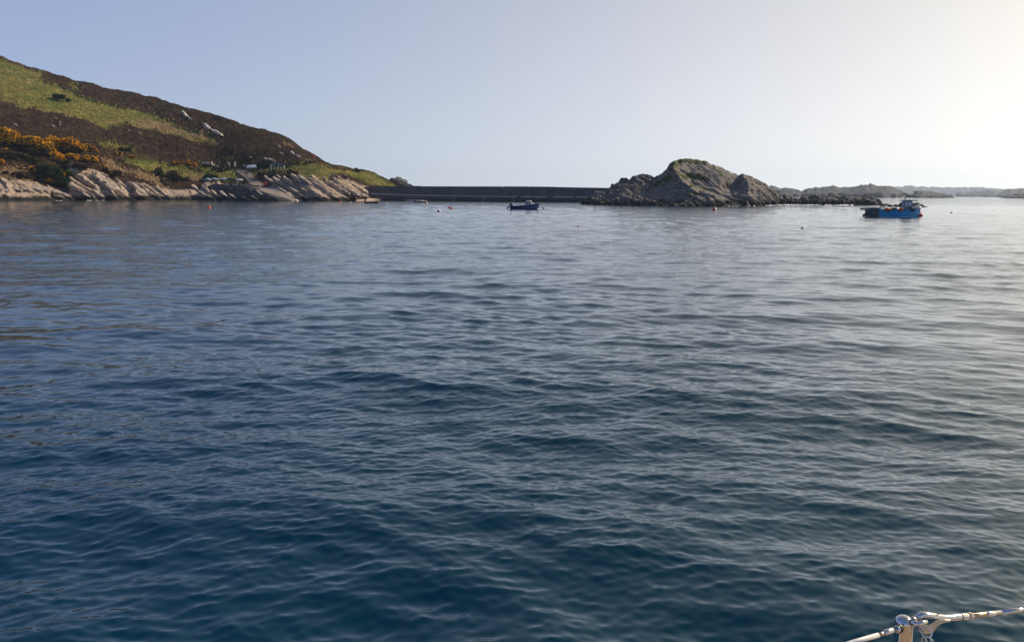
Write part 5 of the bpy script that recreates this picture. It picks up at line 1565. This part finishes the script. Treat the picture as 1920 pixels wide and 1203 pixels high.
# ------------------------------------------------------------------ guard rail of the yacht, close to the camera
gr_ = empty('guard_rail', at_axis(1695, 1160, 1.34))
gl = Vector(gr_.location)
def g(px, py, zc): return at_axis(px, py, zc) - gl
tag(gr_, 'polished steel guard rail post with pelican hook and wires beside the water', 'guard rail')
def pr(px, z=1.34): return px * z / F
top = g(1695.5, 1163, 1.34)
rad = pr(16.5)
bm = bmesh.new()
prof = [(0.0, rad * 0.62), (rad * 0.3, rad * 0.585), (rad * 0.6, rad * 0.47), (rad * 0.8, rad * 0.32), (rad * 0.93, rad * 0.14), (rad * 0.985, 0.02 * rad), (rad, -0.12 * rad), (rad, -0.03), (rad, -0.72)]
rows = []
for r0, z0 in prof:
    rows.append([bm.verts.new((top.x + r0 * math.cos(2 * math.pi * k / 28), top.y + r0 * math.sin(2 * math.pi * k / 28), top.z + z0)) for k in range(28)] if r0 > 0 else [bm.verts.new((top.x, top.y, top.z + z0))])
for i in range(len(rows) - 1):
    a, b = rows[i], rows[i + 1]
    for k in range(28):
        if len(a) == 1: bm.faces.new((a[0], b[k], b[(k + 1) % 28]))
        else: bm.faces.new((a[k], b[k], b[(k + 1) % 28], a[(k + 1) % 28]))
bmesh.ops.recalc_face_normals(bm, faces=bm.faces)
stn = bm_obj('stanchion', bm, M['steel'], gr_, True)
# black bush where the wire passes through, and the aft wire
tube('bush', [g(1682, 1178.5, 1.315), g(1688, 1176.3, 1.32)], [pr(8.5), pr(8.0)], M['black'], stn, 16)
tube('bush_lip', [g(1680.5, 1179, 1.312), g(1682.5, 1178.4, 1.314)], [pr(6.5), pr(7.5)], M['steel'], stn, 16)
tube('wire_terminal', [g(1658, 1185.5, 1.30), g(1660, 1184.8, 1.30), g(1683, 1177.6, 1.315)], [pr(4.2), pr(5.2), pr(5.0)], M['steel'], gr_, 14)
tube('wire_neck', [g(1646, 1190, 1.297), g(1658, 1185.8, 1.30)], pr(3.6), M['steel_worn'], gr_, 12)
tube('wire_cover', [g(1440, 1262, 1.24), g(1540, 1224, 1.27), g(1600, 1203, 1.288), g(1647, 1189.6, 1.297)], pr(4.4), M['wire_cover'], gr_, 12)
# eyes welded to the post
def ring(name, c, R, r, ax, m, parent, n=24, sx=1.0):
    ax = Vector(ax).normalized(); u = ax.orthogonal().normalized(); v = ax.cross(u)
    bm = bmesh.new(); rows = []
    for i in range(n):
        a = 2 * math.pi * i / n; d = u * math.cos(a) + v * math.sin(a)
        rows.append([bm.verts.new(Vector(c) + d * (R + r * math.cos(2 * math.pi * k / 8)) + ax * (r * math.sin(2 * math.pi * k / 8))) for k in range(8)])
    for i in range(n):
        for k in range(8): bm.faces.new((rows[i][k], rows[(i + 1) % n][k], rows[(i + 1) % n][(k + 1) % 8], rows[i][(k + 1) % 8]))
    bmesh.ops.recalc_face_normals(bm, faces=bm.faces)
    return bm_obj(name, bm, m, parent, True)
tube('shackle', [g(1708, 1163, 1.34), g(1716, 1157.5, 1.34), g(1724, 1152.5, 1.345), g(1730, 1151, 1.35)], [pr(4.4), pr(4.0), pr(3.4), pr(3.2)], M['steel'], gr_, 12)
tube('shackle', [g(1709, 1168, 1.325), g(1716, 1168.5, 1.322), g(1728, 1167.5, 1.322), g(1737, 1164.5, 1.325)], [pr(4.6), pr(4.8), pr(4.6), pr(4.2)], M['steel'], gr_, 12)
ball('eye_boss', g(1713, 1161.5, 1.33), pr(6.2), M['steel_worn'], stn, 14)
ball('eye_boss', g(1711, 1170, 1.332), pr(4.6), M['steel_worn'], stn, 14)
# pelican hook body: blunt beak, long arm, barrel
hk = tube('hook_body', [g(1719.5, 1159, 1.335), g(1722, 1156, 1.335), g(1727, 1151.5, 1.336), g(1736, 1151.8, 1.338), g(1748, 1153.6, 1.342), g(1760, 1156.2, 1.346), g(1772, 1157.6, 1.35), g(1784, 1157.2, 1.355), g(1798, 1155.6, 1.362), g(1812, 1154.2, 1.37), g(1815.5, 1153.9, 1.372)],
          [(pr(3), pr(4)), (pr(6), pr(6)), (pr(7), pr(5.4)), (pr(7), pr(5.8)), (pr(6.6), pr(6.0)), (pr(6.6), pr(6.2)), (pr(6.4), pr(6.0)), (pr(6.2), pr(6.2)), (pr(6.4), pr(6.4)), (pr(6.4), pr(6.4)), (pr(5.6), pr(5.6))], M['steel'], gr_, 18)
tube('barrel_groove', [g(1800.5, 1155.3, 1.363), g(1801.7, 1155.2, 1.3635)], pr(6.7), M['dark_grey'], hk, 18)
ball('rivet', g(1759, 1150.2, 1.34), pr(1.6), M['dark_grey'], hk, 8)
# locking cheek plate hanging under the beak, with its pin
bm = bmesh.new()
outl = [(1720, 1174), (1725, 1171), (1733, 1171.5), (1741, 1170.5), (1749, 1166), (1754, 1162), (1762, 1161.5), (1775, 1163.5), (1786, 1163), (1780, 1165.4), (1768, 1167.5), (1760, 1171.5), (1754, 1178), (1750, 1184.5), (1742, 1187.5), (1732, 1187), (1725, 1184.5), (1720.5, 1179.5)]
f = bm.faces.new([bm.verts.new(g(a, b, 1.318 + (a - 1720) * 0.0004)) for a, b in outl]); f.normal_update()
r_ = bmesh.ops.extrude_face_region(bm, geom=[f]); off = (g(1740, 1175, 1.345) - g(1740, 1175, 1.33))
bmesh.ops.translate(bm, vec=off * 0.6, verts=[v for v in r_['geom'] if isinstance(v, bmesh.types.BMVert)])
bmesh.ops.recalc_face_normals(bm, faces=bm.faces)
bmesh.ops.bevel(bm, geom=list(bm.edges), offset=0.0006, segments=2, affect='EDGES')
plate = bm_obj('cheek_plate', bm, M['steel'], gr_)
vdir = (g(1740, 1175, 1.34) - g(1740, 1175, 1.30)).normalized()
ring('pin_rim', g(1728.5, 1180, 1.3165), pr(3.8), pr(0.8), vdir, M['steel'], plate)
tube('pin', [g(1728.5, 1180, 1.3175), g(1728.5, 1180, 1.314)], pr(2.6), M['steel_worn'], plate, 16)
ring('hanging_loop', g(1737, 1184.5, 1.322), pr(8.6), pr(1.6), vdir, M['steel'], plate, 28)
ring('split_ring', g(1740.5, 1199, 1.33), pr(9.5), pr(1.1), (0.95, 0.15, 0.25), M['steel'], gr_, 28)
ring('split_ring', g(1739, 1201, 1.33), pr(9.8), pr(1.0), (0.55, 0.8, 0.2), M['steel'], gr_, 28)
# lock nut, threaded rod, swaged tube
tube('lock_nut', [g(1815.5, 1153.8, 1.372), g(1817, 1153.6, 1.373), g(1821.5, 1153.2, 1.375), g(1823.5, 1153, 1.376)], [pr(4.5), pr(6.6), pr(6.6), pr(5)], M['steel_worn'], gr_, 6, False)
tube('threaded_rod', [g(1823, 1153.1, 1.376), g(1851, 1150.2, 1.39)], pr(4.3), M['steel_worn'], gr_, 12)
for i in range(13):
    f_ = (i + 0.5) / 13
    tube('thread', [g(1824 + 26 * f_ - .5, 1153.0 - 2.8 * f_, 1.377 + .013 * f_), g(1824 + 26 * f_ + .5, 1152.9 - 2.8 * f_, 1.377 + .013 * f_)], pr(4.8), M['steel_worn'], gr_, 12)
tube('swage_sleeve', [g(1849, 1150.6, 1.389), g(1852, 1150.2, 1.39), g(1876, 1147.4, 1.402)], [pr(4.6), pr(5.2), pr(5.1)], M['steel'], gr_, 14)
tube('swage_tube', [g(1876, 1147.6, 1.402), g(1915, 1142.4, 1.42), g(1920, 1141.8, 1.423), g(1960, 1136.5, 1.445)], pr(4.7), M['steel'], gr_, 14)
tube('end_collar', [g(1916.6, 1142.2, 1.421), g(1918.6, 1142.0, 1.422)], pr(5.2), M['black'], gr_, 14)
tube('guard_wire', [g(1960, 1136.5, 1.445), g(2400, 1080, 1.75)], pr(2.6), M['steel'], gr_, 10)

# side deck the post stands on (below the frame), widened inboard for steel reflections
yd = empty('yacht_deck', (gl.x, gl.y, gl.z - 0.66))
tag(yd, 'teak side deck and white toe rail of the yacht under the guard rail post', 'yacht')
hx = (g(1960, 1136, 1.445) - g(1440, 1262, 1.24)); hx.z = 0; hx.normalize(); inb = Vector((hx.y, -hx.x, 0))
if inb.dot(Vector((0, 0, 0)) - gl) < 0: inb = -inb
Rz = Matrix((hx, inb, Vector((0, 0, 1)))).transposed()
for i in range(26):
    bm = bmesh.new(); add_box(bm, hx * 0.0 + inb * (0.09 + i * 0.062), (5.0, 0.057, 0.03), 0.003, Rz); bm_obj('deck_plank', bm, M['teak'], yd)
bm = bmesh.new(); add_box(bm, Vector((0, 0, 0.015)) + inb * -0.005, (5.0, 0.09, 0.09), 0.01, Rz); bm_obj('toe_rail', bm, M['gelcoat'], yd)
bm = bmesh.new(); add_box(bm, Vector((0, 0, -0.75)) + inb * 0.42, (5.0, 0.9, 1.42), 0.04, Rz); bm_obj('hull', bm, M['gelcoat'], yd)

bm = bmesh.new(); add_box(bm, Vector((0, 0, 0.19)) + inb * 2.35, (4.6, 1.2, 0.42), 0.06, Rz); bm_obj('unseen_coachroof', bm, M['gelcoat'], yd)  # unseen white block behind the camera, added to brighten reflections in the steel
bm = bmesh.new(); add_box(bm, Vector((0, 0, -0.75)) + inb * 1.9, (5.0, 2.0, 1.40), 0.04, Rz); bm_obj('hull', bm, M['gelcoat'], yd)
# ------------------------------------------------------------------ air
hm = bpy.data.materials.new('haze'); hm.use_nodes = True
hn, hl = hm.node_tree.nodes, hm.node_tree.links
hn.clear()
ho = hn.new('ShaderNodeOutputMaterial'); hv = hn.new('ShaderNodeVolumePrincipled')
hv.inputs['Color'].default_value = (0.66, 0.80, 1.0, 1); hv.inputs['Density'].default_value = 0.000095; hv.inputs['Anisotropy'].default_value = 0.35
hl.new(hv.outputs[0], ho.inputs['Volume'])
bm = bmesh.new(); add_box(bm, (0, 0, 73), (11600, 11600, 154))
o = bm_obj('haze', bm, hm)
tag(o, 'pale sea haze filling the air over the bay', kind='stuff')
